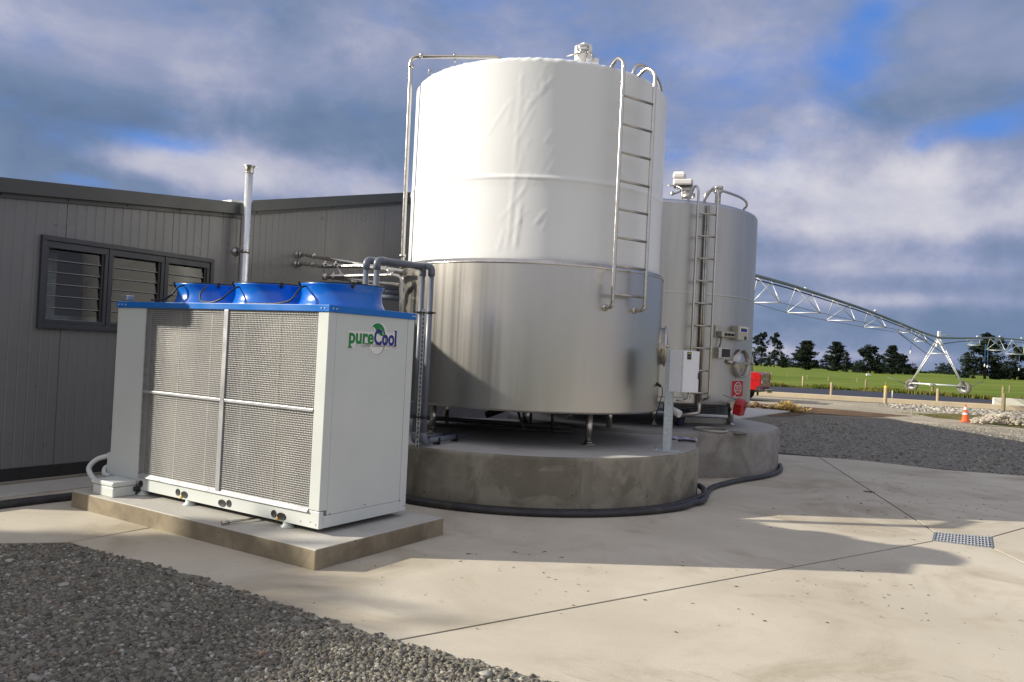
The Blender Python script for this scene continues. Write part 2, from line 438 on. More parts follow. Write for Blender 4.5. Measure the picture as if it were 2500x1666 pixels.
M_BLUE = mk("blue_coated_steel", (.004, .150, .53), .33, var=.05, vs=2)
M_BLUEC = mk("blue_cowl_plastic", (.003, .145, .58), .26, var=.04, vs=2, coat=.3)
M_COIL = None
M_PVC = mk("grey_pipe_plastic", (.150, .168, .205), .36, var=.07, vs=5, dirt=(.25, .24, .23), dirt_amt=.25)
M_SS = mk("stainless_pipe", (.60, .57, .52), .24, metal=1.0, var=.08, vs=7, rv=.06)
M_SSD = mk("stainless_dull", (.50, .47, .42), .36, metal=1.0, var=.12, vs=9)
M_JACKET = m_steel("brushed_stainless_jacket", (.54, .52, .485), .31, .06)
M_TANK2 = m_steel("weathered_stainless_tank", (.53, .52, .49), .40, .14, .40)
M_RED = mk("red_paint", (.42, .008, .010), .28, var=.04, coat=.4)
M_REDS = mk("red_sign", (.42, .012, .014), .45, var=.05)
M_PW = mk("sign_white", (.78, .76, .74), .5, var=.03)
M_GREEN = mk("logo_green", (.008, .22, .045), .4, var=.03)
M_NAVY = mk("logo_blue", (.016, .022, .21), .4, var=.03)
M_GREYT = mk("logo_grey", (.16, .16, .17), .5, var=.03)
M_YEL = mk("yellow_sticker", (.75, .46, .02), .5, var=.05)
M_BEIGE = mk("beige_enclosure", (.46, .44, .37), .45, var=.06, vs=6)
M_OR = mk("orange_cone_plastic", (.86, .11, .02), .45, var=.06)
M_POST = mk("weathered_timber", (.40, .31, .19), .9, var=.25, vs=9, stretch=(1, 1, .15), bump=.2, bs=50)
M_POSTG = mk("green_treated_timber", (.24, .20, .11), .9, var=.25, vs=9, stretch=(1, 1, .15), bump=.2, bs=50)
M_KERB = mk("pale_kerb_concrete", (.60, .50, .34), .9, var=.1, vs=1.2, bump=.15, bs=20)
M_WALLW = mk("white_concrete_wall", (.74, .70, .62), .85, var=.05, vs=1.5, bump=.1, bs=12)
M_LINER = mk("black_pond_liner", (.022, .025, .036), .62, var=.25, vs=.8, bump=.5, bs=1.3)
M_SOIL = m_ground("brown_soil", (.16, .10, .055), (.10, .065, .04), (.24, .17, .09), 1.2, 1.0, 14, .8)
M_STRAW = mk("dry_straw", (.52, .37, .12), .85, var=.35, vs=6)
M_TWHITE = mk("wool_white", (.72, .69, .62), .9, var=.05)
M_GALVT = mk("irrigator_galvanised", (.66, .68, .70), .42, metal=.35, var=.08, vs=2)
M_PIPED = mk("irrigator_pipe_grey", (.20, .23, .235), .45, metal=.3, var=.1, vs=2)
M_TYRE = mk("tyre_rubber", (.035, .034, .033), .85, var=.3, vs=8)
M_BLUEH = mk("blue_drop_hose", (.03, .13, .36), .5)
M_ROOF = mk("pale_roof_steel", (.55, .57, .58), .4, metal=.3)

def m_coil():
    m, t = newmat("condenser_coil")
    P = t.n('ShaderNodeNewGeometry').outputs['Position']
    rot = t.n('ShaderNodeVectorRotate', {'Vector': P, 'Angle': TH}, rotation_type='Z_AXIS').outputs[0]
    sx = t.n('ShaderNodeSeparateXYZ', {0: rot}).outputs
    band = t.noise(t.n('ShaderNodeCombineXYZ', {0: sx[0]}).outputs[0], 2.2, 2, .5)
    c = t.mix(t.sm(band, .40, .62), (.10, .096, .094, 1), (.20, .188, .16, 1))
    finish(t, **{'Base Color': c, 'Roughness': .6, 'Metallic': .2}); return m
M_COIL = m_coil()
def m_glass():
    m, t = newmat("window_glass")
    fr = t.n('ShaderNodeFresnel', {'IOR': 1.55}).outputs[0]
    g = t.n('ShaderNodeBsdfGlossy', {'Color': (1, 1, 1, 1), 'Roughness': .01})
    tr = t.n('ShaderNodeBsdfTransparent', {'Color': (.50, .54, .54, 1)})
    mx = t.n('ShaderNodeMixShader', {0: fr, 1: tr, 2: g}); t.n('ShaderNodeOutputMaterial', {'Surface': mx}); return m
M_GLASS = m_glass()
def m_wrap():
    m, t = newmat("white_wrap_film")
    P = t.n('ShaderNodeNewGeometry').outputs['Position']
    n = t.noise(t.v('MULTIPLY', P, (1, 1, .5)), 5, 5, .6, .8)
    n2 = t.noise(t.v('MULTIPLY', P, (1, 1, .25)), 1.4, 4, .55)
    c = t.mix(t.sm(n2, .35, .7), (.86, .865, .85, 1), (.815, .825, .81, 1))
    nrm = t.n('ShaderNodeBump', {'Strength': .05, 'Distance': .02, 'Height': t.m('ADD', n, t.m('MULTIPLY', n2, 1.6))}).outputs[0]
    finish(t, **{'Base Color': c, 'Roughness': .33, 'Normal': nrm, 'Specular IOR Level': .5}); return m
M_WRAP = m_wrap()
def m_field():
    m, t = newmat("pasture_grass")
    P = t.n('ShaderNodeNewGeometry').outputs['Position']
    rot = t.n('ShaderNodeVectorRotate', {'Vector': P, 'Angle': -.55}, rotation_type='Z_AXIS').outputs[0]
    st = t.noise(t.v('MULTIPLY', rot, (.05, .6, 1)), .35, 5, .6, .4)
    n = t.noise(P, .08, 7, .65); f2 = t.noise(P, 3.0, 5, .7)
    c = t.mix(t.sm(st, .35, .68), (.105, .160, .022, 1), (.185, .235, .040, 1))
    c = t.mix(t.m('MULTIPLY', t.sm(n, .45, .7), .5), c, (.24, .25, .06, 1))
    f = t.n('ShaderNodeMapRange', {0: f2, 1: .25, 2: .75, 3: .72, 4: 1.25}).outputs[0]
    c = t.mix(1.0, c, t.n('ShaderNodeCombineColor', {0: f, 1: f, 2: f}).outputs[0], 'MULTIPLY')
    nrm = t.n('ShaderNodeBump', {'Strength': .5, 'Distance': .15, 'Height': f2}).outputs[0]
    finish(t, **{'Base Color': c, 'Roughness': .95, 'Normal': nrm, 'Specular IOR Level': .1}); return m
M_FIELD = m_field()
def m_leaf(name, c1, c2):
    m, t = newmat(name)
    P = t.n('ShaderNodeNewGeometry').outputs['Position']
    c = t.mix(t.sm(t.noise(P, .5, 4, .6), .35, .65), C4(c1), C4(c2))
    finish(t, **{'Base Color': c, 'Roughness': .8, 'Specular IOR Level': .15}); return m
M_PINE = m_leaf("pine_foliage", (.010, .018, .013), (.022, .034, .019))
M_BUSH = m_leaf("bush_foliage", (.013, .023, .016), (.026, .040, .022))
M_FAR = m_leaf("hazed_foliage", (.050, .075, .095), (.060, .085, .100))  # blue of the distance haze is put into the leaf colour
M_BARK = mk("tree_bark", (.060, .048, .038), .95)
M_ROUGH = m_leaf("rough_grass_blades", (.10, .13, .02), (.21, .19, .05))
M_WEED = m_leaf("dry_grass_blades", (.22, .17, .06), (.16, .16, .04))

# ================================================================== GROUND
def sheet(name, poly, z, mat, label=None, cat=None, kind='structure'):
    mb = MB(); mb.add([(p[0], p[1], z) for p in poly], [tuple(range(len(poly)))])
    o = mb.build(name, mat, org=(poly[0][0], poly[0][1], z)); tag(o, label, cat, kind=kind); return o
sheet("pasture_field", [(-2500, -900), (2500, -900), (2500, 2600), (-2500, 2600)], -.09, M_FIELD, "wide green pasture running to the tree line")

KA = onz(1600, 949.5); KB = onz(2700, 1013)                     # foot of the pale kerb
kd = (KB - KA).normalized(); kn = Vector((-kd.y, kd.x, 0))
if kn.y < 0: kn = -kn
M_YARD = m_ground("grey_yard_gravel", (.158, .146, .112), (.210, .194, .152), (.285, .255, .195), .22, .9, 16, .13)
k0 = KA - kd * 60; k1 = KB + kd * 40
sheet("gravel_yard", [(-60, -12), (75, -12), tuple(k1)[:2], tuple(k0)[:2]], -.045, M_YARD, "grey gravel yard between the concrete apron and the pale kerb")
M_PALEG = m_ground("pale_gravel", (.40, .355, .27), (.31, .275, .21), (.47, .42, .32), .5, .7, 9, .3)
def strip(name, pts, z, mat, label): return sheet(name, [tuple(p)[:2] for p in pts], z, mat, label)
strip("pale_gravel_track", [onz(1700, 960), onz(1890, 968), onz(2160, 985), onz(2500, 1003), onz(2700, 1015), onz(2700, 1100), onz(2500, 1068),
       onz(2400, 1050), onz(2230, 1030), onz(2080, 1000), onz(1850, 983), onz(1700, 975)], -.040, M_PALEG, "pale gravel track beside the kerb")
strip("brown_patch", [onz(1800, 984), onz(1900, 986), onz(2060, 999), onz(2230, 1014), onz(2130, 1016), onz(1975, 1008), onz(1940, 1014), onz(1880, 1014), onz(1860, 1005), onz(1800, 1000)], -.036, M_SOIL, "brown patch spread over the gravel")  # flat brown area laid over the gravel
strip("grass_verge", [onz(2235, 1008), onz(2330, 1008), onz(2500, 1016), onz(2700, 1028), onz(2700, 1068), onz(2500, 1044), onz(2440, 1037), onz(2350, 1024), onz(2280, 1018)], -.034,
      m_ground("worn_verge", (.155, .135, .05), (.10, .105, .03), (.23, .18, .09), .9, .9, 10, .5), "worn grass verge behind the traffic cone")
# concrete slab beyond the far plinth
mb = MB(); sl_ = [onz(1700, 995), onz(1813, 994.5), onz(1932, 1003.5), onz(1800, 1021), onz(1700, 1040)]
mb.prism([(p.x, p.y, -.20) for p in sl_], (0, 0, .20)); o = mb.build("concrete_slab", M_PADT, bevel=.02); tag(o, "pale concrete slab behind the far silo plinth", "slab")

# apron slabs cut by the joints
g1, g2, g3, g4 = onz(2284, 1301), onz(2279, 1321), onz(2423, 1338.5), onz(2419, 1312)
A0 = Vector((-3.46, 6.41, 0)); B0 = Vector((-.600, 4.620, 0)); E1 = Vector((4.1, 1.66, 0))
J3 = Vector((5.80, 14.90, 0)); J4 = Vector((4.30, 3.0, 0)); J5 = Vector((11.0, 13.2, 0))
def V(x, y): return Vector((x, y, 0))
T1_ = Vector((.235, 10.66, 0))
slabs = [[V(-12, 6.10), V(-3.98, 6.27), A0, A0 + B_ * 14, V(-12, 18)],
         [A0, W(.9, -1.03), W(.2, -.99), B0, g2, g1, J3, V(5.08, 15.05), V(3.0, 17.2), V(1.5, 19), A0 + B_ * 14],
         [B0, E1, J4, g3, g2], [E1, V(14, -4.5), V(14, 12.3), J5, g4, g3, J4],
         [g4, J5, V(8.79, 13.6), V(7.56, 13.9), V(6.55, 14.68), J3, g1]]
ap = MB(); ap.prism([(p.x, p.y, -.30) for p in [V(-12.2, 6.12), V(-3.98, 6.29), A0 + V(.02, .03), B0 + V(.02, .03), E1 + V(0, .03), V(14, -4.45), V(14, 12.2), J5 + V(-.03, -.05), V(8.75, 13.55), V(6.5, 14.6), V(3, 17), V(1.5, 18.9), V(-12.2, 18)]], (0, 0, .294))
APR = ap.build("concrete_apron", M_JOINT, org=(0, 8, 0)); tag(APR, kind='structure', label="pale concrete apron cast in large slabs around the silos")
for poly in slabs:
    c = sum(poly, Vector((0, 0, 0))) / len(poly); n = len(poly); ins = []
    area = sum(poly[i].x * poly[(i + 1) % n].y - poly[(i + 1) % n].x * poly[i].y for i in range(n))
    if area < 0: poly = poly[::-1]
    for i in range(n):                                        # inset by half a joint
        a, b, d = poly[i - 1], poly[i], poly[(i + 1) % n]
        u = (b - a).normalized(); v = (d - b).normalized()
        nu = Vector((-u.y, u.x, 0)); nv = Vector((-v.y, v.x, 0)); m_ = nu + nv
        if m_.length < .2: m_ = nu
        k = .006 / max(.3, (1 + nu.dot(nv)) / 2 * m_.length) if m_.length else 0
        ins.append(b + m_.normalized() * min(.020, .0095 * 2 / max(.6, m_.length)))
    q = MB(); q.prism([(p.x, p.y, -.0375) for p in ins], (0, 0, .0375)); q.build("apron_slab", M_APRON, APR, bevel=.003)

# faint tyre tread prints and scraps of dirt lying on the slab
q = MB(); r_ = random.Random(4)
for k, x in enumerate((1358, 1462, 1567, 1676, 1780, 1884, 1988, 2092, 2160, 2265, 2370)):
    y = 1637 + (k % 3) * 1.5; a = onz(x, y, .0015); b = onz(x + 78, y + 24, .0015); m1 = a.lerp(b, .45); wd = (b - a).normalized(); wn = Vector((-wd.y, wd.x, 0)) * .011
    q.add([a, m1 - wn * .9, b - wn * .3, b + wn * .3, m1 + wn], [(0, 1, 2, 3, 4)])
o = q.build("tyre_print", mk("tyre_print_dust", (.50, .445, .345), .9, var=.2, vs=20), APR); o['kind'] = 'stuff'
q = MB()
for k in range(170):
    if k < 95: P = onz(r_.gauss(2270, 130), r_.uniform(1150, 1270), .002)
    elif k < 135: P = onz(r_.uniform(1650, 2450), r_.uniform(1180, 1560), .002)
    else: P = onz(r_.uniform(560, 1900), r_.uniform(1310, 1560), .002)
    if P.y < 4.3 or (P - T1_).length < 2.5: continue
    a0 = r_.uniform(0, 6.28); rr = r_.uniform(.004, .013) * (1.5 if k < 95 else 1)
    q.add([P + Vector((math.cos(a0 + x) * rr * r_.uniform(.5, 1.6), math.sin(a0 + x) * rr * r_.uniform(.4, 1.1), r_.uniform(0, .004))) for x in (0, 1.2, 2.5, 3.8, 5.1)], [(0, 1, 2, 3, 4)])
o = q.build("dirt_scraps", mk("dirt_scrap", (.075, .055, .035), .95, var=.4, vs=30)); tag(o, "small dark scraps of dirt scattered over the apron", "dirt", kind='stuff')

# drain grate over its painted sump
gr = thing("drain_grate", (g1 + g3) / 2, "galvanised drain grate set where the apron joints meet", "grate")
q = MB()
for a, b in ((g1, g2), (g2, g3), (g3, g4), (g4, g1)): q.bar(a + Z_ * -.008, b + Z_ * -.008, .012, .03)
q.build("frame", M_GALV, gr)
for i in range(1, 17):
    f = i / 17; q = MB(); q.bar(g1.lerp(g4, f) + Z_ * -.003, g2.lerp(g3, f) + Z_ * -.003, .009, .014); q.build("bar", M_GALVT, gr)
for i in range(1, 5):
    f = i / 5; q = MB(); q.bar(g1.lerp(g2, f) + Z_ * -.003, g4.lerp(g3, f) + Z_ * -.003, .011, .010); q.build("cross_bar", M_GALVT, gr)
q = MB(); q.add([p + Z_ * -.0048 for p in (g1, g2, g3, g4)], [(0, 1, 2, 3)]); q.build("sump_shade", M_DARK, gr)  # dark sheet just below the bars paints the shade of the pit

# pebbles, scattered as stuff
def pebble_stuff(name, polys, z, dens, smin, smax, mat, seed, label, flat=.55, big=.0):
    mb = MB()
    for poly in polys: mb.add([(p[0], p[1], z) for p in poly], [tuple(range(len(poly)))])
    ob = mb.build(name, mat, org=(polys[0][0][0], polys[0][0][1], z)); tag(ob, label, "gravel", kind='stuff')
    ng = bpy.data.node_groups.new(name + "_scatter", 'GeometryNodeTree')
    ng.interface.new_socket('Geometry', in_out='INPUT', socket_type='NodeSocketGeometry')
    ng.interface.new_socket('Geometry', in_out='OUTPUT', socket_type='NodeSocketGeometry')
    N = ng.nodes; Lk = ng.links.new
    gi = N.new('NodeGroupInput'); go = N.new('NodeGroupOutput')
    di = N.new('GeometryNodeDistributePointsOnFaces'); di.inputs['Density'].default_value = dens; di.inputs['Seed'].default_value = seed
    Lk(gi.outputs[0], di.inputs['Mesh'])
    gti = N.new('GeometryNodeGeometryToInstance')
    for k in range(4):
        ico = N.new('GeometryNodeMeshIcoSphere'); ico.inputs['Radius'].default_value = 1; ico.inputs['Subdivisions'].default_value = 2 if dens > 800 else 2
        sp_ = N.new('GeometryNodeSetPosition'); Lk(ico.outputs[0], sp_.inputs['Geometry'])
        nz = N.new('ShaderNodeTexNoise'); nz.inputs['Scale'].default_value = .85 + .2 * k; nz.inputs['Detail'].default_value = 2
        pos = N.new('GeometryNodeInputPosition'); ad = N.new('ShaderNodeVectorMath'); ad.operation = 'ADD'; ad.inputs[1].default_value = (k * 13.7, 3.1 * k, seed)
        Lk(pos.outputs[0], ad.inputs[0]); Lk(ad.outputs[0], nz.inputs['Vector'])
        mp = N.new('ShaderNodeVectorMath'); mp.operation = 'SUBTRACT'; mp.inputs[1].default_value = (.5, .5, .5); Lk(nz.outputs['Color'], mp.inputs[0])
        sc = N.new('ShaderNodeVectorMath'); sc.operation = 'SCALE'; sc.inputs['Scale'].default_value = 1.5; Lk(mp.outputs[0], sc.inputs[0])
        Lk(sc.outputs[0], sp_.inputs['Offset'])
        ss = N.new('GeometryNodeSetShadeSmooth'); Lk(sp_.outputs[0], ss.inputs[0])
        sm_ = N.new('GeometryNodeSetMaterial'); sm_.inputs['Material'].default_value = mat; Lk(ss.outputs[0], sm_.inputs[0])
        Lk(sm_.outputs[0], gti.inputs[0])
    io = N.new('GeometryNodeInstanceOnPoints'); Lk(di.outputs[0], io.inputs['Points']); Lk(gti.outputs[0], io.inputs['Instance'])
    io.inputs['Pick Instance'].default_value = True
    rr = N.new('FunctionNodeRandomValue'); rr.data_type = 'FLOAT_VECTOR'; rr.inputs[0].default_value = (-.35, -.35, 0); rr.inputs[1].default_value = (.35, .35, 6.28); rr.inputs['Seed'].default_value = seed + 1
    Lk(rr.outputs[0], io.inputs['Rotation'])
    r1 = N.new('FunctionNodeRandomValue'); r1.data_type = 'FLOAT'; r1.inputs[2].default_value = 0; r1.inputs[3].default_value = 1; r1.inputs['Seed'].default_value = seed + 2
    pw = N.new('ShaderNodeMath'); pw.operation = 'POWER'; pw.inputs[1].default_value = 3.2; Lk(r1.outputs[1], pw.inputs[0])
    mr = N.new('ShaderNodeMapRange'); mr.inputs[3].default_value = smin; mr.inputs[4].default_value = smax; Lk(pw.outputs[0], mr.inputs[0])
    r2 = N.new('FunctionNodeRandomValue'); r2.data_type = 'FLOAT_VECTOR'; r2.inputs[0].default_value = (.8, .55, flat * .7); r2.inputs[1].default_value = (1.25, 1.0, flat * 1.3); r2.inputs['Seed'].default_value = seed + 3
    ml = N.new('ShaderNodeVectorMath'); ml.operation = 'SCALE'; Lk(r2.outputs[0], ml.inputs[0]); Lk(mr.outputs[0], ml.inputs['Scale'])
    Lk(ml.outputs[0], io.inputs['Scale'])
    jn = N.new('GeometryNodeJoinGeometry'); Lk(gi.outputs[0], jn.inputs[0]); Lk(io.outputs[0], jn.inputs[0]); Lk(jn.outputs[0], go.inputs[0])
    md = ob.modifiers.new('scatter', 'NODES'); md.node_group = ng
    return ob
M_PEB = m_pebble("river_pebbles", [(0, (.075, .070, .055)), (.30, (.135, .126, .100)), (.58, (.205, .192, .155)), (.80, (.180, .158, .110)), (.90, (.30, .285, .24)), (.965, (.44, .42, .37)), (.985, (.22, .14, .09)), (1, (.12, .085, .06))])
EDGE = [(-3.98, 6.25), (-3.48, 6.36), tuple(W(.9, -1.032))[:2], tuple(W(.2, -.995))[:2], (-.61, 4.61), (.10, 4.225), (1.2, 3.50)]
fg = [(-7.5, 6.1), EDGE[0], EDGE[1], EDGE[2], EDGE[3], EDGE[4], EDGE[5], EDGE[6], (.9, 2.6), (-1.4, 2.2), (-7.5, 2.2)]
M_FINES = m_ground("gravel_fines", (.085, .078, .066), (.12, .11, .092), (.15, .135, .108), 2.0, 1.0, 45, 1.0)
sheet("gravel_bed", [(-20, 6.2), (-7.5, 6.2)] + [(a + .03, b + .05) for a, b in EDGE] + [(3, 1.5), (3, -6), (-20, -6)], -.0075, M_FINES, "bed of fine grey gravel in the lower left foreground")
pebble_stuff("foreground_gravel", [fg], -.008, 11500, .0036, .0195, M_PEB, 3, "loose grey river gravel in the lower left foreground", flat=.7)
pebble_stuff("scattered_cobbles", [fg], -.008, 130, .013, .040, M_PEB, 17, "larger rounded cobbles among the foreground gravel", flat=.65)
yp = [(4.2, 15.4), (5.2, 15.05), (6.6, 14.75), (7.7, 13.95), (9.0, 13.6), (13.5, 12.4), (19, 25), (11.5, 27), (8.0, 24)]
M_PEBY = m_pebble("yard_stones", [(0, (.10, .094, .076)), (.5, (.195, .180, .145)), (.85, (.28, .26, .215)), (1, (.40, .37, .31))])
pebble_stuff("yard_gravel_stones", [yp], -.042, 170, .010, .040, M_PEBY, 9, "loose stones over the grey gravel yard", flat=.5)
def jag(pts, lo, hi, seed, step=.03):
    r = random.Random(seed); out = []
    for a, b in zip(pts[:-1], pts[1:]):
        a, b = V(*a), V(*b); n = max(1, int((b - a).length / step)); d = (b - a).normalized(); nn = Vector((-d.y, d.x, 0))
        for k in range(n): out.append(tuple(a.lerp(b, k / n) + nn * r.uniform(lo, hi))[:2])
    return out
ed_ = jag(EDGE[1:], .0, .055, 31); en_ = [tuple(V(*q_) + Vector((-.03, -.05, 0)))[:2] for q_ in EDGE[1:]]
pebble_stuff("gravel_spill", [ed_ + en_[::-1]], .003, 2600, .0045, .020, M_PEB, 41, "pebbles spilling onto the edge of the apron", flat=.7)
# cobbles along the kerb
M_PEBK = m_pebble("kerb_cobbles", [(0, (.17, .16, .135)), (.5, (.30, .275, .225)), (1, (.52, .475, .39))])
pebble_stuff("kerb_cobble_strip", [[tuple(onz(*p))[:2] for p in ((2140, 985), (2270, 990), (2420, 1000), (2620, 1014), (2620, 1030), (2440, 1015), (2330, 1009), (2250, 1004), (2190, 996))]], -.03, 22, .05, .13, M_PEBK, 21, "strip of pale cobbles at the foot of the kerb")

# kerb, pond liner, wall
q = MB(); a, b = KA - kd * 40, KB + kd * 30
q.prism([a + Z_ * -.1, a + kn * .35 + Z_ * -.1, a + kn * .35 + Z_ * .19, a + kn * .02 + Z_ * .19], b - a)
o = q.build("low_kerb", M_KERB, bevel=.02); tag(o, "long low cream concrete kerb between gravel yard and pond liner", "kerb")
lin = [onz(1650, 952), onz(1885, 962), onz(2150, 977), onz(2290, 985), onz(2420, 990), onz(2428, 975), onz(2300, 966), onz(2140, 956), onz(1885, 943), onz(1650, 930)]
sheet("pond_liner", [tuple(p)[:2] for p in lin], -.03, M_LINER, "black plastic pond liner beyond the kerb", "pond liner")
strip("bare_earth_bank", [onz(2240, 977), onz(2290, 982), onz(2440, 993), onz(2440, 983), onz(2330, 980)], -.02, M_SOIL, "strip of bare brown earth beside the white wall")
wa = onz(2426, 990.5); wb = onz(2640, 1003)
q = MB(); q.prism([wa + Z_ * -.1, wa + kn * .25 + Z_ * -.1, wa + kn * .25 + Z_ * .43, wa + Z_ * .43], wb - wa)
o = q.build("low_white_wall", M_WALLW, bevel=.015); tag(o, "low white concrete wall at the right edge behind the tall fence post", "wall")
# rough grass along the liner
def tufts(name, line, wid, n, h, mat, label, seed):
    r = random.Random(seed); vs = []; fs = []
    for i in range(n):
        u = r.random() * (len(line) - 1); k = int(u); p = Vector(line[k]).lerp(Vector(line[min(k + 1, len(line) - 1)]), u - k)
        p = p + Vector((r.uniform(-wid, wid), r.uniform(-wid, wid), -.05)); hh = h * r.uniform(.4, 1.2) * (0.6 + 0.4 * math.sin(p.x * 1.7 + p.y))
        for j in range(3):
            a = r.uniform(0, 6.28); d = Vector((math.cos(a), math.sin(a), 0)); w_ = .05 * r.uniform(.6, 1.5) * (h / .4)
            b = len(vs); lean = Vector((r.uniform(-.3, .3), r.uniform(-.3, .3), 0)) * hh
            vs += [p - d * w_, p + d * w_, p + lean + Z_ * hh]; fs.append((b, b + 1, b + 2))
    mb = MB(); mb.add(vs, fs); o = mb.build(name, mat, org=line[0]); tag(o, label, "grass", kind='stuff'); return o
tufts("rough_grass", [onz(*p) for p in ((1650, 928), (1885, 941), (2140, 954.5), (2300, 965), (2430, 975), (2620, 985))], .8, 9000, .34, M_ROUGH, "rough yellowing grass along the far edge of the pond liner", 4)
tufts("verge_grass", [onz(*p) for p in ((2260, 1011), (2340, 1016), (2480, 1028), (2600, 1038))], 1.1, 900, .10, M_WEED, "thin dry grass growing on the verge behind the cone", 6)
tufts("edge_weeds", [V(-.05, 4.28), V(.30, 4.08)], .06, 60, .035, M_WEED, "tiny dry weeds at the gravel edge", 8)

# ================================================================== BUILDING
SW, SW2 = 4.383, 4.40
BLD = thing("milking_shed", W(SW, 0, 0), "grey panel clad milking shed with dark fascia behind the chiller", "building")
def zt1(t): return 3.282 + .0945 * t
TPK = 10.4                                                   # ridge of the gabled part
def zt2(t): return 3.602 + .2275 * (TPK - 2.78) - .2275 * abs(t - TPK)
def panel(s, t0, t1, z0, z1f, off):
    """sandwich panel with fine ribs pressed every 109 mm"""
    xs = [t0]; ds = [0.0]; pit = .109; k = math.ceil((t0 - off + .03) / pit)
    while True:
        c = off + k * pit
        if c > t1 - .02: break
        if c > t0 + .02:
            xs += [c - .010, c - .003, c + .003, c + .010]; ds += [0, .0038, .0038, 0]
        k += 1
    xs.append(t1); ds.append(0.0)
    vs = []; fs = []
    for x, d in zip(xs, ds):
        vs += [W(s + d, x, z0), W(s + d, x, z1f(x))]
    for i in range(len(xs) - 1): fs.append((2 * i, 2 * i + 2, 2 * i + 3, 2 * i + 1))
    n = len(xs); b = len(vs)
    vs += [W(s + .06, t0, z0), W(s + .06, t0, z1f(t0)), W(s + .06, t1, z0), W(s + .06, t1, z1f(t1))]
    fs += [(0, 1, b + 1, b), (2 * n - 2, b + 2, b + 3, 2 * n - 1), (b, b + 1, b + 3, b + 2), (1, 2 * n - 1, b + 3, b + 1), (0, b, b + 2, 2 * n - 2)]
    m = MB(); m.add(vs, [f[::-1] for f in fs]); return m
g = .003
def cz(v): return lambda t: v
def top1(t): return zt1(t) - .15
def top2(t): return zt2(t) - .15
for t0, t1, z0, zf in ((-1.56, -1.06, .18, top1), (-1.06 + g, -.012, .18, top1), (-.012, .258 - g, 2.715, top1), (.258 + g, 1.587 - g, 2.715, top1), (1.587 + g, 2.195, 2.715, top1), (2.195, 2.62, .18, top1),
                       (-.012, .258 - g, .18, cz(1.695)), (.258 + g, 1.587 - g, .18, cz(1.695)), (1.587 + g, 2.195, .18, cz(1.695))):
    panel(SW, t0, t1, z0, zf, .258).build("wall_panel", M_WALL, BLD)
for t0, t1 in ((2.68, 2.85 - g), (2.85 + g, 4.21 - g), (4.21 + g, 5.55 - g), (5.55 + g, 6.9 - g), (6.9 + g, 8.2 - g), (8.2 + g, TPK), (TPK, 13.0), (13.0 + g, 16.0), (16.0 + g, 19.0), (19.0 + g, 22.0)):
    panel(SW2, t0, t1, .18, top2, 2.85).build("wall_panel", M_WALL, BLD)
q = MB(); q.bbf(SW - .012, SW + .06, 2.62, 2.68, .18, 3.40); q.build("corner_flashing", M_WALL, BLD)
def slopebox(s0, s1, t0, t1, zf, d0, d1):
    m = MB(); vs = []
    for t in (t0, t1):
        vs += [W(s0, t, zf(t) + d0), W(s1, t, zf(t) + d0), W(s1, t, zf(t) + d1), W(s0, t, zf(t) + d1)]
    m.add(vs, [(0, 1, 2, 3), (7, 6, 5, 4), (0, 4, 5, 1), (1, 5, 6, 2), (2, 6, 7, 3), (3, 7, 4, 0)]); return m
q = MB(); q.bbf(SW - .085, SW + 9, -1.87, -1.82, 3.07, 3.25); q.build("barge_board", M_FASCIA, BLD)
slopebox(SW - .085, SW - .03, -1.60, 2.655, zt1, -.155, 0).build("fascia_board", M_FASCIA, BLD, bevel=.004)
slopebox(SW - .085, SW - .03, 2.72, TPK, zt2, -.157, 0).build("fascia_board", M_FASCIA, BLD, bevel=.004)
slopebox(SW - .085, SW - .03, TPK, 22.3, zt2, -.157, 0).build("fascia_board", M_FASCIA, BLD, bevel=.004)
slopebox(SW - .028, SW - .004, -1.60, 2.61, zt1, -.205, -.05).build("fascia_trim", M_FASCIA, BLD, bevel=.003)
slopebox(SW - .028, SW - .004, 2.72, TPK, zt2, -.200, -.05).build("fascia_trim", M_FASCIA, BLD, bevel=.003)
for t, f, in [(x, zt1) for x in (-1.2, -.45, .25, .95, 1.65, 2.3)] + [(x, zt2) for x in (2.85, 3.6, 4.3, 5.0, 5.8)]:
    q = MB(); q.ball(W(SW - .029, t, f(t) - .172), .010, 6, 4); q.build("screw", M_FLASH, BLD)
slopebox(SW - .03, SW + 9, -1.85, 2.66, zt1, -.06, -.004).build("roof", M_ROOF, BLD)
slopebox(SW - .03, SW + 9, 2.72, TPK, zt2, -.06, -.004).build("roof", M_ROOF, BLD)
slopebox(SW - .03, SW + 9, TPK, 22.3, zt2, -.06, -.004).build("roof", M_ROOF, BLD)
q = MB(); q.prism([W(SW - .05, 2.40, zt1(2.40) + .0), W(SW - .05, 2.70, zt1(2.70)), W(SW - .05, 2.70, zt1(2.70) + .035), W(SW - .05, 2.40, zt1(2.4) + .03)], A_ * .5); q.build("valley_flashing", M_ROOF, BLD)
q = MB(); q.bbf(SW - .014, SW + .04, -1.57, 22, .045, .185); q.build("base_flashing", M_FLASH, BLD)
q = MB(); q.bbf(SW - .03, SW + .3, -1.60, 22, -.05, .05); q.build("footing", M_FOOT, BLD, bevel=.006)
q = MB(); q.bbf(SW - .62, SW - .035, -1.75, 2.6, -.02, .020); q.build("mowing_strip", M_PADT, BLD, bevel=.006)
q = MB(); q.bbf(SW + .06, SW + 9, -1.56, -1.50, .05, 3.0); q.build("end_wall", M_WALL, BLD)
q = MB(); q.bbf(SW + 2.5, SW + 2.55, -1.5, 7, .05, 3.1); q.build("inner_wall", mk("interior_lining", (.03, .03, .03), .6), BLD)
q = MB(); q.bbf(SW + .06, SW + 9, 21.9, 21.95, .05, 2.5); q.build("end_wall", M_WALL, BLD)
M_PEDGE = mk("pane_edge_glass", (.26, .29, .29), .3)
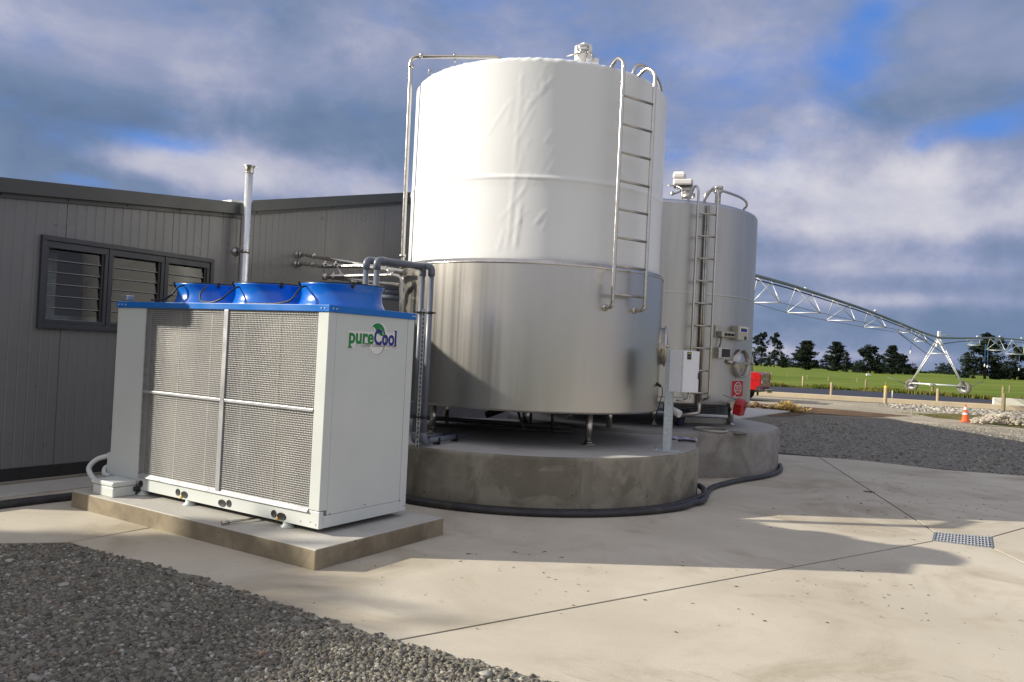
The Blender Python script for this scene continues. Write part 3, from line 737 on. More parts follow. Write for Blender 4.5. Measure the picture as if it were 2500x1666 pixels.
# window with three louvred lights
nA = -A_
def wt(x, y):                                                # photo point on the window plane -> (t, z)
    p = onp(x, y, W(SW, 0), nA) - C0; return p.dot(B_), p.z
WT0, WT1, WZ0, WZ1 = -.012, 2.195, 1.695, 2.715
q = MB()
for a in ((WT0, WT1, WZ1 - .055, WZ1), (WT0, WT1, WZ0, WZ0 + .055), (WT0, WT0 + .05, WZ0 + .055, WZ1 - .055), (WT1 - .05, WT1, WZ0 + .055, WZ1 - .055)):
    q.bbf(SW - .045, SW + .08, *a)
WIN = q.build("window", M_WINF, BLD, bevel=.004); ORG[WIN] = ORG[BLD]
m1 = wt(.2723 * 962, 400 + .2723 * 1100)[0]; m2 = wt(.2723 * 1463, 400 + .2723 * 1150)[0]
lights = [(WT0 + .05, m1 - .012), (m1 + .012, m2 - .012), (m2 + .012, WT1 - .05)]
for mm in (m1, m2):
    q = MB(); q.bbf(SW - .035, SW + .07, mm - .0115, mm + .0115, WZ0 + .055, WZ1 - .055); q.build("mullion", M_WINF, WIN)
for (a, b) in lights:
    q = MB(); z0, z1 = WZ0 + .057, WZ1 - .057
    for r_ in ((a + .001, b - .001, z1 - .075, z1), (a + .001, b - .001, z0, z0 + .045), (a + .001, a + .035, z0 + .045, z1 - .075), (b - .045, b - .001, z0 + .045, z1 - .075)):
        q.bbf(SW - .026, SW + .06, *r_)
    q.build("sash", M_WINF, WIN, bevel=.003)
    q = MB(); q.bbf(SW - .010, SW + .05, b - .075, b - .045, z0 + .045, z1 - .075); q.build("louvre_channel", M_FLASH, WIN)
    zz0, zz1 = z0 + .045, z1 - .075; nb = 6; hh = (zz1 - zz0) / nb
    for k in range(nb):
        za = zz0 + k * hh; zb = za + hh + .012
        q = MB(); pa, pb = a + .036, b - .076
        q.add([W(SW + .004, pa, za), W(SW + .004, pb, za), W(SW + .024, pb, zb), W(SW + .024, pa, zb)], [(0, 1, 2, 3)])
        q.build("louvre_pane", M_GLASS, WIN)
        q = MB(); q.bbf(SW + .000, SW + .007, pa, pb, za - .003, za + .004); q.build("pane_edge", M_PEDGE, WIN)
q = MB(); q.bbf(SW + .7, SW + .9, .35, .55, .05, 2.6); q.bbf(SW + .3, SW + .7, .2, 1.0, 1.75, 1.85); q.build("inner_pipework", M_GALV, BLD)

# flue pipe
FP = W(4.19, 2.555)
M_FLUE = mk("flue_steel", (.74, .75, .77), .34, metal=.55, var=.08, vs=10)
FL = thing("flue_pipe", FP, "shiny round metal flue pipe standing at the shed corner", "flue")
q = MB(); q.tube([FP, FP + Z_ * 4.02], .050, 20); q.build("pipe", M_FLUE, FL)
q = MB(); q.lathe(FP + Z_ * 4.02, [(.056, -.10), (.056, -.03), (.075, -.012), (.077, 0), (.0, .008)], 20); q.box(FP + Z_ * 4.015 + B_ * .10, (.02, .10, .014), (A_, B_, Z_)); q.build("cap", M_SSD, FL)
bz = 2.86; wp = W(4.383, 2.555 - .0, bz)
q = MB(); q.lathe(wp, [(.062, -.004), (.062, .012), (.02, .02), (.016, .03)], 16, ax=(B_, Z_, -A_), cap0=True); q.tube([wp, FP + Z_ * bz], .013, 8); q.build("wall_bracket", M_SSD, FL)
q = MB(); q.lathe(FP + Z_ * bz, [(.051, -.022), (.056, -.022), (.056, .022), (.051, .022)], 20); q.build("clamp", M_SS, FL)

# ================================================================== PAD AND CHILLER
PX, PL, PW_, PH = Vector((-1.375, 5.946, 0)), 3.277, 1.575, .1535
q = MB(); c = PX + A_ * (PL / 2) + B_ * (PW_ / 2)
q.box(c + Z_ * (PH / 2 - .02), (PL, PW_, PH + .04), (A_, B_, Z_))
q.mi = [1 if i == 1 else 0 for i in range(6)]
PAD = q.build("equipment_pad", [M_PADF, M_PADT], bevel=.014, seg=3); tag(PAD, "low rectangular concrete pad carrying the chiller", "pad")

CH = thing("chiller", W(1.44, .54, .16), "large white chiller unit with mesh front, blue top and three fans", "chiller")
q = MB(); q.bbf(2.405, 2.886, .0, 1.075, .27, 1.938); q.build("end_cabinet", M_WHITE, CH, bevel=.006)
q = MB(); q.bbf(2.395, 2.412, -.004, .03, .345, 1.93); q.build("mesh_trim", M_GALV, CH)
q = MB(); q.bbf(0, .118, .0, .088, .345, 1.938); q.build("corner_post", M_WHITE, CH, bevel=.005)
q = MB(); q.bbf(.003, .05, .0905, .985, .303, 1.938); q.build("side_panel", M_WHITE, CH, bevel=.004)
q = MB(); q.bbf(.0, .05, .988, 1.075, .203, 1.938); q.build("rear_post", M_WHITE, CH, bevel=.004)
q = MB(); q.bbf(.0, .05, .055, .986, .203, .301); q.build("side_beam", M_WHITE, CH, bevel=.004)
q = MB(); q.bbf(-.002, 2.400, .001, .05, .203, .340); q.build("base_beam", M_WHITE, CH, bevel=.004)
q = MB(); q.prism([W(.12, .004, .342), W(.12, -.018, .322), W(.12, -.020, .326), W(.12, .010, .362), W(.12, .03, .362)], A_ * 2.27); q.build("sill", M_ALU, CH)
q = MB(); q.bbf(.06, 2.86, .985, 1.075, .203, 1.938); q.build("rear_panel", M_WHITE, CH)
q = MB(); q.bbf(-.012, 2.900, -.012, 1.087, 1.938, 1.994); q.build("top_cap", M_BLUE, CH, bevel=.004)
for s_, t_ in ((.035, None), (.075, None), (2.86, None), (2.80, None), (2.74, None), (None, .03), (None, .07), (None, 1.03), (None, 1.062)):
    q = MB()
    if t_ is None: q.ball(W(s_, -.013, 1.966), .007, 6, 4)
    else: q.ball(W(-.013, t_, 1.966), .007, 6, 4)
    q.build("rivet", M_PW, CH)
for s_, z_ in ((.03, .235), (.09, .25), (.2, .24)): 
    q = MB(); q.ball(W(s_, .0, z_), .005, 6, 4); q.build("rivet", M_GREYT, CH)
for t_, z_ in ((.12, .31), (.53, .33), (.99, .30), (1.05, .25)):
    q = MB(); q.ball(W(.0, t_, z_), .006, 6, 4); q.build("rivet", M_GREYT, CH)
q = MB(); q.bbf(.12, 2.405, .055, .09, .345, 1.936); q.build("coil", M_COIL, CH)
for z in (.46, .47): pass
q = MB()
for k in range(6): q.bbf(.15 + k * .45, .165 + k * .45, .050, .0545, .36, 1.93)
q.build("coil_support", mk("coil_bracket", (.42, .40, .34), .5, metal=.4), CH)
q = MB(); q.bbf(1.213, 1.268, -.010, .03, .345, 1.936); q.build("mullion", M_ALU, CH, bevel=.003)
for (a, b) in ((1.270, 2.393), (.121, 1.211)):
    q = MB(); q.bbf(a, b, -.006, .02, 1.128, 1.152); q.build("transom", M_ALU, CH, bevel=.002)
# woven wire guards: every wire is real, crimped where it crosses
def guard(s0, s1, z0, z1):
    mb = MB(); p = .0185; ns = int((s1 - s0) / p); nz = int((z1 - z0) / p); r = .0019
    for j in range(nz + 1):
        z = z0 + j * (z1 - z0) / nz; vs = []; fs = []; m_ = ns * 2
        for i in range(m_ + 1):
            s_ = s0 + (s1 - s0) * i / m_; w = .0014 * (1 if (i // 2 + j) % 2 else -1) if i % 2 else 0.0
            zz = z + .0008 * (1 if i % 2 else -1)
            vs += [W(s_, .004 + w - r, zz), W(s_, .004 + w, zz + r * 1.1), W(s_, .004 + w + r, zz), W(s_, .004 + w, zz - r * 1.1)]
        for i in range(m_):
            for k in range(4): fs.append((i * 4 + k, i * 4 + (k + 1) % 4, i * 4 + 4 + (k + 1) % 4, i * 4 + 4 + k))
        mb.add(vs, fs, 0, True)
    for i in range(ns + 1):
        s_ = s0 + (s1 - s0) * i / ns; mb.bbf(s_ - .0011, s_ + .0011, .006, .010, z0, z1)
    o = mb.build("mesh_guard", M_WIRE, CH); o['kind'] = 'stuff'
M_WIRE = mk("guard_wire", (.57, .565, .55), .45, metal=.35, var=.1, vs=3)
for (a, b) in ((1.270, 2.393), (.121, 1.211)):
    guard(a, b, .362, 1.126); guard(a, b, 1.154, 1.934)
# black discs painting the dark inside the base beam's holes
for s_, z_, el in ((2.359, .262, 1), (1.794, .258, 1), (1.698, .248, 1.5), (1.174, .246, 1.6), (1.083, .256, 1), (.517, .252, 1), (.424, .243, 1.7)):
    q = MB(); c = W(s_, -.0005, z_); q.lathe(c, [(.0, .0015), (.028, .0015), (.031, .003), (.033, -.002)], 16, ax=(A_ * el, Z_, -B_)); q.build("dark_hole_disc", M_FLASH, CH)
for s_, z_ in ((1.745, .225), (.47, .220)):
    q = MB(); q.lathe(W(s_, -.001, z_), [(0, .001), (.018, .001), (.018, -.002)], 10, ax=(A_, Z_, -B_)); q.build("warning_sticker", M_YEL, CH)
for s_ in (.395, 1.675, 2.37):
    q = MB(); q.lathe(W(s_, .045, .1535), [(.060, 0), (.060, .008), (.040, .026), (.036, .051)], 16, cap0=True, cap1=True); q.build("foot", M_WHITE, CH)
for s_ in (.395, 1.675, 2.37):
    q = MB(); q.lathe(W(s_, 1.02, .1535), [(.060, 0), (.060, .008), (.040, .026), (.036, .051)], 12, cap0=True, cap1=True); q.build("foot", M_WHITE, CH)
q = MB(); a = onz(541, 1277, .175); b = onz(640, 1263, .175); q.tube([a, b], .011, 8); q.tube([a, a.lerp(b, .18)], .016, 6); q.build("drain_pipe", M_SSD, CH)
# fan cowls
for k, s_ in enumerate((.395, 1.262, 2.130)):
    c = W(s_, .54, 1.994)
    q = MB(); q.lathe(c, [(.380, .0), (.379, .008), (.366, .030), (.354, .060), (.347, .10), (.346, .13), (.351, .160), (.362, .185), (.368, .197), (.362, .198), (.336, .13), (.336, .02)], 56); cw = q.build("fan_cowl", M_BLUEC, CH)
    q = MB()
    for rr in (.05, .11, .17, .23, .29, .34, .370): q.tube([c + (A_ * math.cos(x) + B_ * math.sin(x)) * rr + Z_ * (.203 + .010 * (1 - rr / .38)) for x in np.linspace(0, 2 * math.pi, 40)[:-1]], .0035, 5, closed=True)
    for x in np.linspace(0, 2 * math.pi, 17)[:-1]: q.tube([c + Z_ * .214, c + (A_ * math.cos(x) + B_ * math.sin(x)) * .372 + Z_ * .203], .003, 5)
    q.build("fan_guard", M_RUB, cw)
    q = MB()
    for x in np.linspace(0, 2 * math.pi, 6)[:-1]:
        d1 = A_ * math.cos(x) + B_ * math.sin(x); d2 = Vector((-d1.y, d1.x, 0))
        q.add([c + d1 * .07 + Z_ * .10, c + d1 * .33 - d2 * .07 + Z_ * .08, c + d1 * .33 + d2 * .07 + Z_ * .125, c + d1 * .07 + d2 * .05 + Z_ * .13], [(0, 1, 2, 3)])
    q.lathe(c, [(.0, .17), (.085, .165), (.085, .06), (0, .06)], 20); q.build("fan_blades", M_FLASH, cw)
    for off in (-.62, 1.0, 2.6):
        q = MB(); d1 = (-B_ * math.cos(off) + -A_ * math.sin(off)); q.box(c + d1 * .373 + Z_ * .196, (.022, .03, .034), (d1, Z_.cross(d1), Z_)); q.ball(c + d1 * .366 + Z_ * .172, .012, 8, 6)
        q.build("guard_clip", M_RUB, cw)
    q = MB(); q.lathe(c + Z_ * .2, [(.0, .006), (.10, .005), (.105, -.004)], 24); q.build("motor_plate", M_SSD, cw)
def cable(pts, name="fan_cable"):
    q = MB(); q.tube(catmull(pts, 6), .0085, 7); q.build(name, M_RUB, CH)
P_ = lambda x, y, t: (lambda p: p)(onp(x, y, W(0, t), B_))
cable([P_(370, 733, .10), P_(400, 731, .10), P_(418, 720, .10), P_(437, 700, .15), P_(460, 697, .22), P_(490, 699, .3)])
cable([P_(505, 700, .17), P_(492, 712, .08), P_(488, 728, .05), P_(495, 737, .03), P_(520, 738, .02), P_(545, 727, .04), P_(565, 710, .12), P_(585, 700, .20), P_(620, 699, .3)])
cable([P_(600, 741, .02), P_(640, 742, .02), P_(680, 741, .02), P_(710, 733, .04), P_(725, 715, .08), P_(738, 701, .16), P_(760, 698, .25)])
q = MB(); gb = onp(311, 726, W(0, .10), B_); q.box(gb + Z_ * -.01, (.115, .08, .055), (A_, B_, Z_)); q.build("terminal_box", M_GALV, CH, bevel=.006)
# logo
def text(body, size, mat, name, parent, origin, ux, uz, off=0.0, depth=.0012, sx=1.0, shear=0.0, spacing=1.0, fit=None):
    cu = bpy.data.curves.new(name, 'FONT'); cu.body = body; cu.size = size; cu.extrude = depth; cu.offset = off; cu.shear = shear; cu.space_character = spacing; cu.resolution_u = 3
    tmp = bpy.data.objects.new("tmp_text", cu); COL.objects.link(tmp)
    dg = bpy.context.evaluated_depsgraph_get(); me = bpy.data.meshes.new_from_object(tmp.evaluated_get(dg)); me.name = name
    bpy.data.objects.remove(tmp); bpy.data.curves.remove(cu)
    un = ux.cross(uz)
    if fit:
        xs_ = [v.co.x for v in me.vertices]; mn = min(xs_); kf = fit / (max(xs_) - mn)
        for v in me.vertices: v.co.x = (v.co.x - mn) * kf
        sx = 1.0
    o0 = ORG[parent]
    for v in me.vertices:
        v.co = origin + ux * (v.co.x * sx) + uz * v.co.y + un * v.co.z - o0
    me.materials.clear(); me.materials.append(mat)
    ob = bpy.data.objects.new(name, me); COL.objects.link(ob); ob.parent = parent; ORG[ob] = o0
    w_ = max((v.co + o0 - origin).dot(ux) for v in me.vertices) if me.vertices else 0
    return ob, w_
LOGO = None
def logo():
    s_ = .0015
    def L(u, z, d=0.0): return W(s_ - d, u, z)
    back = MB()                                           # white die-cut backing with an oval
    def slab(pts, d0, d1, mat, name):
        q = MB(); q.prism([L(u, z, d0) for u, z in pts], -A_ * (d1 - d0)); return q.build(name, mat, LG)
    LG = None
    pts = [(.225, 1.655), (.30, 1.655), (.315, 1.705), (.38, 1.70), (.39, 1.672), (.475, 1.670)]
    cx, cz = .582, 1.745
    ov = [(cx + .118 * math.cos(a), cz - .012 + .142 * math.sin(a)) for a in np.linspace(math.radians(212), math.radians(328), 18)]
    pts += ov + [(.835, 1.672), (.838, 1.835), (.79, 1.838), (.78, 1.80), (.705, 1.805)]
    pts += [(.69, 1.845), (.655, 1.875), (.61, 1.888), (.56, 1.886), (.515, 1.870), (.498, 1.850), (.53, 1.83), (.545, 1.805), (.45, 1.800), (.225, 1.800)]
    q = MB(); q.prism([L(u, z, .0) for u, z in pts], -A_ * .002); LG = q.build("logo_decal", M_PW, CH); ORG[LG] = ORG[CH]
    ring = []
    for i in range(27):
        a = math.radians(205 + i * 6.5); ring.append((cx + .105 * math.cos(a), cz - .012 + .128 * math.sin(a), .0012 + .0042 * (i / 26) ** 1.2))
    q = MB(); vs = []; fs = []
    for u, z, w_ in ring:
        d = Vector((u - cx, z - cz)).normalized(); vs += [L(u - d.x * w_, z - d.y * w_, .0034), L(u + d.x * w_, z + d.y * w_, .0034)]
    for i in range(len(ring) - 1): fs.append((2 * i, 2 * i + 2, 2 * i + 3, 2 * i + 1))
    q.add(vs, fs); q.build("logo_ring", M_GREEN, LG)
    leaf = [(.510, 1.850), (.54, 1.870), (.585, 1.880), (.63, 1.868), (.662, 1.838), (.682, 1.790), (.688, 1.758), (.665, 1.770), (.625, 1.772), (.585, 1.790), (.560, 1.815), (.545, 1.835)]
    slab(leaf, .0021, .0036, M_GREEN, "logo_leaf")
    slab([(.600, 1.842), (.640, 1.815), (.668, 1.775), (.662, 1.776), (.635, 1.812)], .0037, .0042, M_PW, "logo_leaf_vein")
    o, w1 = text("pure", .172, M_GREEN, "logo_lettering", LG, L(.236, 1.700, .0040), B_, Z_, .0048, .0006, fit=.300)
    o, w2 = text("Cool", .185, M_NAVY, "logo_lettering", LG, L(.540, 1.695, .0048), B_, Z_, .0050, .0006, fit=.290)
    for (u, z, w_, h_) in ((.232, 1.660, .048, .010),):
        slab([(u, z), (u + w_, z), (u + w_, z + h_), (u, z + h_)], .0040, .0048, M_GREEN, "logo_serif")
    for (u, z, w_, h_, m_) in ((.430, 1.694, .05, .009, M_GREEN), (.800, 1.688, .036, .009, M_NAVY), (.798, 1.818, .022, .009, M_NAVY)):
        slab([(u, z), (u + w_, z), (u + w_, z + h_), (u, z + h_)], .0040, .0048, m_, "logo_serif")
    text("CLEAN  COOLING  SYSTEMS", .033, M_GREYT, "logo_lettering", LG, L(.392, 1.674, .0042), B_, Z_, 0, .0004, fit=.44)
logo()

# junction box + conduits on the pad
JB = thing("junction_box", W(2.565, -.135, PH), "white plastic junction box sitting on the pad beside the chiller", "junction box")
q = MB(); q.bbf(2.40, 2.73, -.252, -.022, PH, PH + .092); q.build("base", M_WHITE, JB, bevel=.008)
q = MB(); q.bbf(2.396, 2.734, -.256, -.018, PH + .096, PH + .140); q.build("lid", M_WHITE, JB, bevel=.010)
q = MB(); q.bbf(2.405, 2.725, -.247, -.027, PH + .090, PH + .098); q.build("gasket", M_GREYT, JB)
q = MB(); q.ball(W(2.405, -.258, PH + .118), .012, 8, 6); q.ball(W(2.725, -.258, PH + .118), .012, 8, 6); q.build("lid_screw", M_PW, JB)
q = MB(); q.tube([W(2.40, -.05, PH + .06), W(2.385, -.01, PH + .06), W(2.38, .01, PH + .06)], .022, 10); q.build("cable_gland", M_RUB, JB)
def corr(pts, r, name, label):
    path = catmull(pts, 22); rs = [r * (1.0 + .07 * (1 if (i // 1) % 2 else -1)) for i in range(len(path))]
    q = MB(); q.tube(path, rs, 12); o = q.build(name, M_WHITE); tag(o, label, "conduit", "white corrugated conduits"); return o
corr([W(2.87, .03, .470), W(2.93, .025, .466), W(3.03, -.05, .42), W(3.02, -.13, .34), W(2.86, -.165, .26), W(2.725, -.165, .235)], .024, "flexible_conduit", "outer larger loop of white corrugated conduit above the junction box")
corr([W(2.87, .06, .375), W(2.93, .05, .37), W(2.96, -.0, .34), W(2.90, -.04, .295), W(2.80, -.05, PH + .135)], .021, "flexible_conduit", "inner smaller loop of white corrugated conduit above the junction box")
q = MB(); q.bbf(2.887, 2.935, .0, .07, .27, .50); o = q.build("conduit_bracket", M_WHITE, CH, bevel=.006)

# ================================================================== PLINTHS AND SILOS
T1 = Vector((.235, 10.66, 0)); T2 = Vector((2.254, 13.72, 0))
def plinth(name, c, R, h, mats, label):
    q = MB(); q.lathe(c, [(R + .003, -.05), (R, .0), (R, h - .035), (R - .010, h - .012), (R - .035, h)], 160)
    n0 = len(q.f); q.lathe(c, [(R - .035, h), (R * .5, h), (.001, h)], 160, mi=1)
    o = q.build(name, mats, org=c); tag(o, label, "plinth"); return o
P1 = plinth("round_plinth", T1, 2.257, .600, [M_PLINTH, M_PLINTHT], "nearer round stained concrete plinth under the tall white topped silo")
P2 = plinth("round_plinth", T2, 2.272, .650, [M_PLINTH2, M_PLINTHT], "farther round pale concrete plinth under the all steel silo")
q = MB(); a0 = math.atan2(8.43 - T1.y, .88 - T1.x) 
for da in (0,):
    pts = [T1 + Vector((math.cos(a0 + x), math.sin(a0 + x), 0)) * 2.2595 for x in (-.028, 0, .028)]
    q.add([pts[0] + Z_ * .02, pts[1] + Z_ * .02, pts[2] + Z_ * .02, pts[0] + Z_ * .56, pts[1] + Z_ * .56, pts[2] + Z_ * .56], [(0, 1, 4, 3), (1, 2, 5, 4)])
q.build("cast_joint", m_concrete("plinth_seam", (.26, .24, .19), (.17, .155, .12), (.12, .11, .08), .5, 3, 0, vertical=True), P1)
def slot(pl, c, r0, r1, z, name):
    q = MB(); q.lathe(c + Z_ * z, [(r0 * .72, .0035), (r0 * .9, .008), (r0, .004), (r0 * 1.03, 0)], 28, ax=(Vector((1, .0, 0)), Vector((0, r1 / r0, 0)), Z_)); q.build(name, M_PLINTHT, pl)
    q = MB(); q.lathe(c + Z_ * z, [(r0 * .72, .0030), (0.001, .0030)], 28, ax=(Vector((1, 0, 0)), Vector((0, r1 / r0, 0)), Z_)); q.build("recess_shade", M_FOOT, pl)  # flat darker disc paints the shade of the hollow
slot(P1, onz(1632, 1086, .6), .27, .13, .6, "lifting_recess")
# ring hose and flat darker face for a hollow's shade on plinth 2
q = MB(); c = onz(1736, 1051, .66); q.tube([c + Vector((.23 * math.cos(x), .30 * math.sin(x), .012)) for x in np.linspace(0, 6.283, 30)[:-1]], .016, 8, closed=True)
o = q.build("hose_ring", M_BEIGE); tag(o, "cream hose loop lying on the farther plinth", "hose")
q = MB(); a, b, c_, d = [onz(*p, .6535) for p in ((1776, 1053), (1800, 1053), (1836, 1059), (1800, 1060))]; q.add([a, d, c_, b], [(0, 1, 2, 3)]); q.build("recess_shade", M_FOOT, P2)

def ring_pts(c, R, z, n): return [c + Vector((R * math.cos(2 * math.pi * k / n), R * math.sin(2 * math.pi * k / n), z)) for k in range(n)]
S1 = thing("milk_silo", T1 + Z_ * .6, "tall milk silo wrapped white above and bare stainless steel below", "silo")
RJ, RW, ZB, ZJ, ZT = 1.716, 1.655, 1.016, 2.735, 5.045
q = MB(); q.lathe(T1, [(RJ - .9, ZB + .02), (RJ - .05, ZB - .004), (RJ - .018, ZB), (RJ, ZB + .018), (RJ, ZB + .03), (RJ, ZB + .06), (RJ, ZJ - .09), (RJ, ZJ - .055)], 200); q.build("steel_jacket", M_JACKET, S1)
q = MB(); q.lathe(T1, [(RJ, ZJ - .055), (RJ + .006, ZJ - .052), (RJ + .006, ZJ - .034), (RJ - .004, ZJ - .030), (RJ - .010, ZJ - .004), (RJ - .025, ZJ + .003), (RW - .02, ZJ + .010)], 200); q.build("jacket_rim", M_SS, S1)
# wrapped upper body, wrinkles and seams modelled
def wrap():
    na, nz = 420, 150; zs = list(np.linspace(ZJ + .004, ZT - .06, nz)); prof = [(RW, z) for z in zs]
    for a in np.linspace(0, math.pi / 2, 7)[1:]: prof.append((RW - .075 * (1 - math.cos(a)), ZT - .06 + .06 * math.sin(a)))
    A = np.linspace(0, 2 * math.pi, na, endpoint=False); Zs = np.array([p[1] for p in prof]); Rs = np.array([p[0] for p in prof])
    AA, ZZ = np.meshgrid(A, Zs); RR = np.repeat(Rs[:, None], na, 1).copy()
    RR += .011 * np.exp(-((ZZ - 3.665) / .018) ** 2) + .004 * np.exp(-((ZZ - 3.63) / .05) ** 2)
    ar = RW
    def ridge(a0, z0, a1, z1, w, h):
        # ridge from point to point on the wall (angles in radians)
        ux, uz = (a1 - a0) * ar, z1 - z0; L = math.hypot(ux, uz)
        dx = ((AA - a0 + math.pi) % (2 * math.pi) - math.pi) * ar; dz = ZZ - z0
        t = (dx * ux + dz * uz) / L / L; d = (dx * uz - dz * ux) / L
        fade = np.clip(t / .18, 0, 1) * np.clip((1 - t) / .18, 0, 1)
        return .40 * h * np.exp(-(d / w) ** 2) * fade
    va = math.radians(-102)
    RR += ridge(va, 2.80, va + .03, 3.72, .016, .012) + ridge(va + .055, 2.82, va + .085, 3.40, .018, .016) + ridge(va + .02, 3.55, va + .05, 4.95, .016, .007)
    RR += ridge(va - .02, 3.1, va - .07, 2.80, .012, .010)
    r = random.Random(3)
    for _ in range(26):
        a0 = va + r.gauss(.12, .17); z0 = r.uniform(2.85, 4.7); ln = r.uniform(.15, .5); sl = r.uniform(.15, .75)
        RR += ridge(a0, z0, a0 + sl * ln / ar, z0 + ln, r.uniform(.008, .018), r.uniform(.003, .007))
    for _ in range(30):
        a0 = r.uniform(0, 6.28); z0 = r.uniform(2.8, 4.8); ln = r.uniform(.15, .6); sl = r.uniform(-.5, .7)
        RR += ridge(a0, z0, a0 + sl * ln / ar, z0 + ln, r.uniform(.01, .03), r.uniform(.001, .0025))
    top = ZZ > ZT - .05
    RR += np.where(top, .006 * np.sin(AA * 57) * np.sin(AA * 23 + 1), 0)
    vs = np.stack([T1.x + RR * np.cos(AA), T1.y + RR * np.sin(AA), ZZ + np.where(top, .0035 * np.sin(AA * 71) * np.sin(AA * 17.3) + .003 * np.sin(AA * 131) * np.sin(AA * 29.7), 0)], -1).reshape(-1, 3)
    fs = []; m_ = len(prof)
    for i in range(m_ - 1):
        for k in range(na): fs.append((i * na + k, i * na + (k + 1) % na, (i + 1) * na + (k + 1) % na, (i + 1) * na + k))
    q = MB(); q.add([tuple(p) for p in vs], fs, 0, True); return q.build("insulation_wrap", M_WRAP, S1)
wrap()
q = MB(); q.lathe(T1, [(RW - .07, ZT), (.8, ZT + .07), (.001, ZT + .12)], 80); q.build("roof", M_WRAP, S1)
def leg(par, c, z0, z1, r=.042):
    q = MB(); q.tube([Vector((c.x, c.y, z0)), Vector((c.x, c.y, z1))], r, 18); lg = q.build("leg", M_SS, par); ORG[lg] = ORG[par]
    q = MB(); q.lathe(Vector((c.x, c.y, z0)), [(.085, 0), (.085, .012), (.05, .016), (r + .004, .035)], 20, cap0=True); q.build("foot_plate", M_SSD, lg)
for (x, y) in ((1436, 1086), (1486.5, 1052), (1284.5, 1052), (1055, 1057)):
    leg(S1, onz(x, y, .6), .6, ZB + .015)
for x, y in ((-.9, 11.6), (.25, 12.15)): leg(S1, Vector((x, y, 0)), .6, ZB + .015)
# ladders
def ladder(par, c, R0, Rl, angs, rz, zbot, ztop, loopR, mat=M_SS, lug=.1, r=.022, foot_da=.05):
    q = MB(); LD = None; rails = []
    for k, a in enumerate(angs):
        er = Vector((math.cos(a), math.sin(a), 0))
        p = c + er * Rl; base = c + er * (R0 - .005); top_in = c + er * loopR
        pts = [base + Z_ * (zbot - .18), p + Z_ * (zbot - .18), p + Z_ * ztop, c + er * (Rl - .12) + Z_ * (ztop + .10), top_in + Z_ * (ztop - .12), c + er * (loopR - .03) + Z_ * (ztop - .33)]
        rails.append(fillet(pts, .12, 7))
    q = MB(); q.lathe(c + Vector((math.cos(angs[0]), math.sin(angs[0]), 0)) * R0 + Z_ * (zbot - .18), [(.04, -.002), (.04, .012), (.022, .02)], 14, ax=(Vector((-math.sin(angs[0]), math.cos(angs[0]), 0)), Z_, Vector((math.cos(angs[0]), math.sin(angs[0]), 0))))
    q.lathe(c + Vector((math.cos(angs[1]), math.sin(angs[1]), 0)) * R0 + Z_ * (zbot - .18), [(.04, -.002), (.04, .012), (.022, .02)], 14, ax=(Vector((-math.sin(angs[1]), math.cos(angs[1]), 0)), Z_, Vector((math.cos(angs[1]), math.sin(angs[1]), 0))))
    LD = q.build("ladder", mat, par); ORG[LD] = ORG[par]
    for rl in rails:
        q = MB(); q.tube(rl, r, 12); q.build("rail", mat, LD)
    e = [c + Vector((math.cos(a), math.sin(a), 0)) * Rl for a in angs]
    for z in rz:
        q = MB(); q.tube([e[0] + Z_ * z, e[1] + Z_ * z], r * .72, 8); q.build("rung", M_SSD, LD)
    return LD
ladder(S1, T1, RJ, 1.86, [math.radians(-61.9), math.radians(-46.3)], [4.65 - .3225 * k for k in range(8)], 2.42, 5.02, 1.40)
q = MB(); er = lambda a: Vector((math.cos(a), math.sin(a), 0))
hp = [T1 + er(math.radians(-44)) * 1.45 + Z_ * 5.0, T1 + er(math.radians(-42)) * 1.50 + Z_ * 5.22, T1 + er(math.radians(-34)) * 1.55 + Z_ * 5.23, T1 + er(math.radians(-22)) * 1.56 + Z_ * 5.20, T1 + er(math.radians(-12)) * 1.57 + Z_ * 5.13, T1 + er(math.radians(-8)) * 1.57 + Z_ * 4.99]
q.tube(catmull(hp, 6), .024, 10); q.build("grab_rail", M_SS, S1)
# roof fittings of silo 1
vb = atd(1422, 140, 9.9)
q = MB(); q.lathe(vb + Z_ * -.10, [(.045, -.1), (.045, .12), (.065, .12), (.065, .16), (.05, .17), (.05, .19), (.075, .195), (.075, .235), (.0, .24)], 20); q.build("vent", M_SS, S1)
q = MB(); q.box(atd(1424, 130, 10.5), (.15, .19, .205), (R_.normalized() * .0 + Vector((.80, .6, 0)), Vector((-.6, .80, 0)), Z_)); q.box(atd(1452, 147, 10.6) + Z_ * -.03, (.10, .15, .07)); q.build("agitator_cover", M_PW, S1, bevel=.012)
q = MB(); q.tube(fillet([atd(1383, 139, 9.9), atd(1410, 131, 9.85), atd(1428, 130, 9.85)], .03), .011, 8); q.tube(fillet([atd(1434, 128.5, 9.85), atd(1445.5, 129, 9.85), atd(1447, 150, 9.85)], .05), .013, 8); q.build("vent_pipe", M_SSD, S1)
q = MB(); lp = atd(1050, 172, 10.3); q.tube([lp + Vector((-.02, 0, -.05)), lp + Vector((-.015, 0, .01)), lp + Vector((0, 0, .025)), lp + Vector((.015, 0, .01)), lp + Vector((.02, 0, -.05))], .006, 6); q.build("lifting_lug", M_SSD, S1)
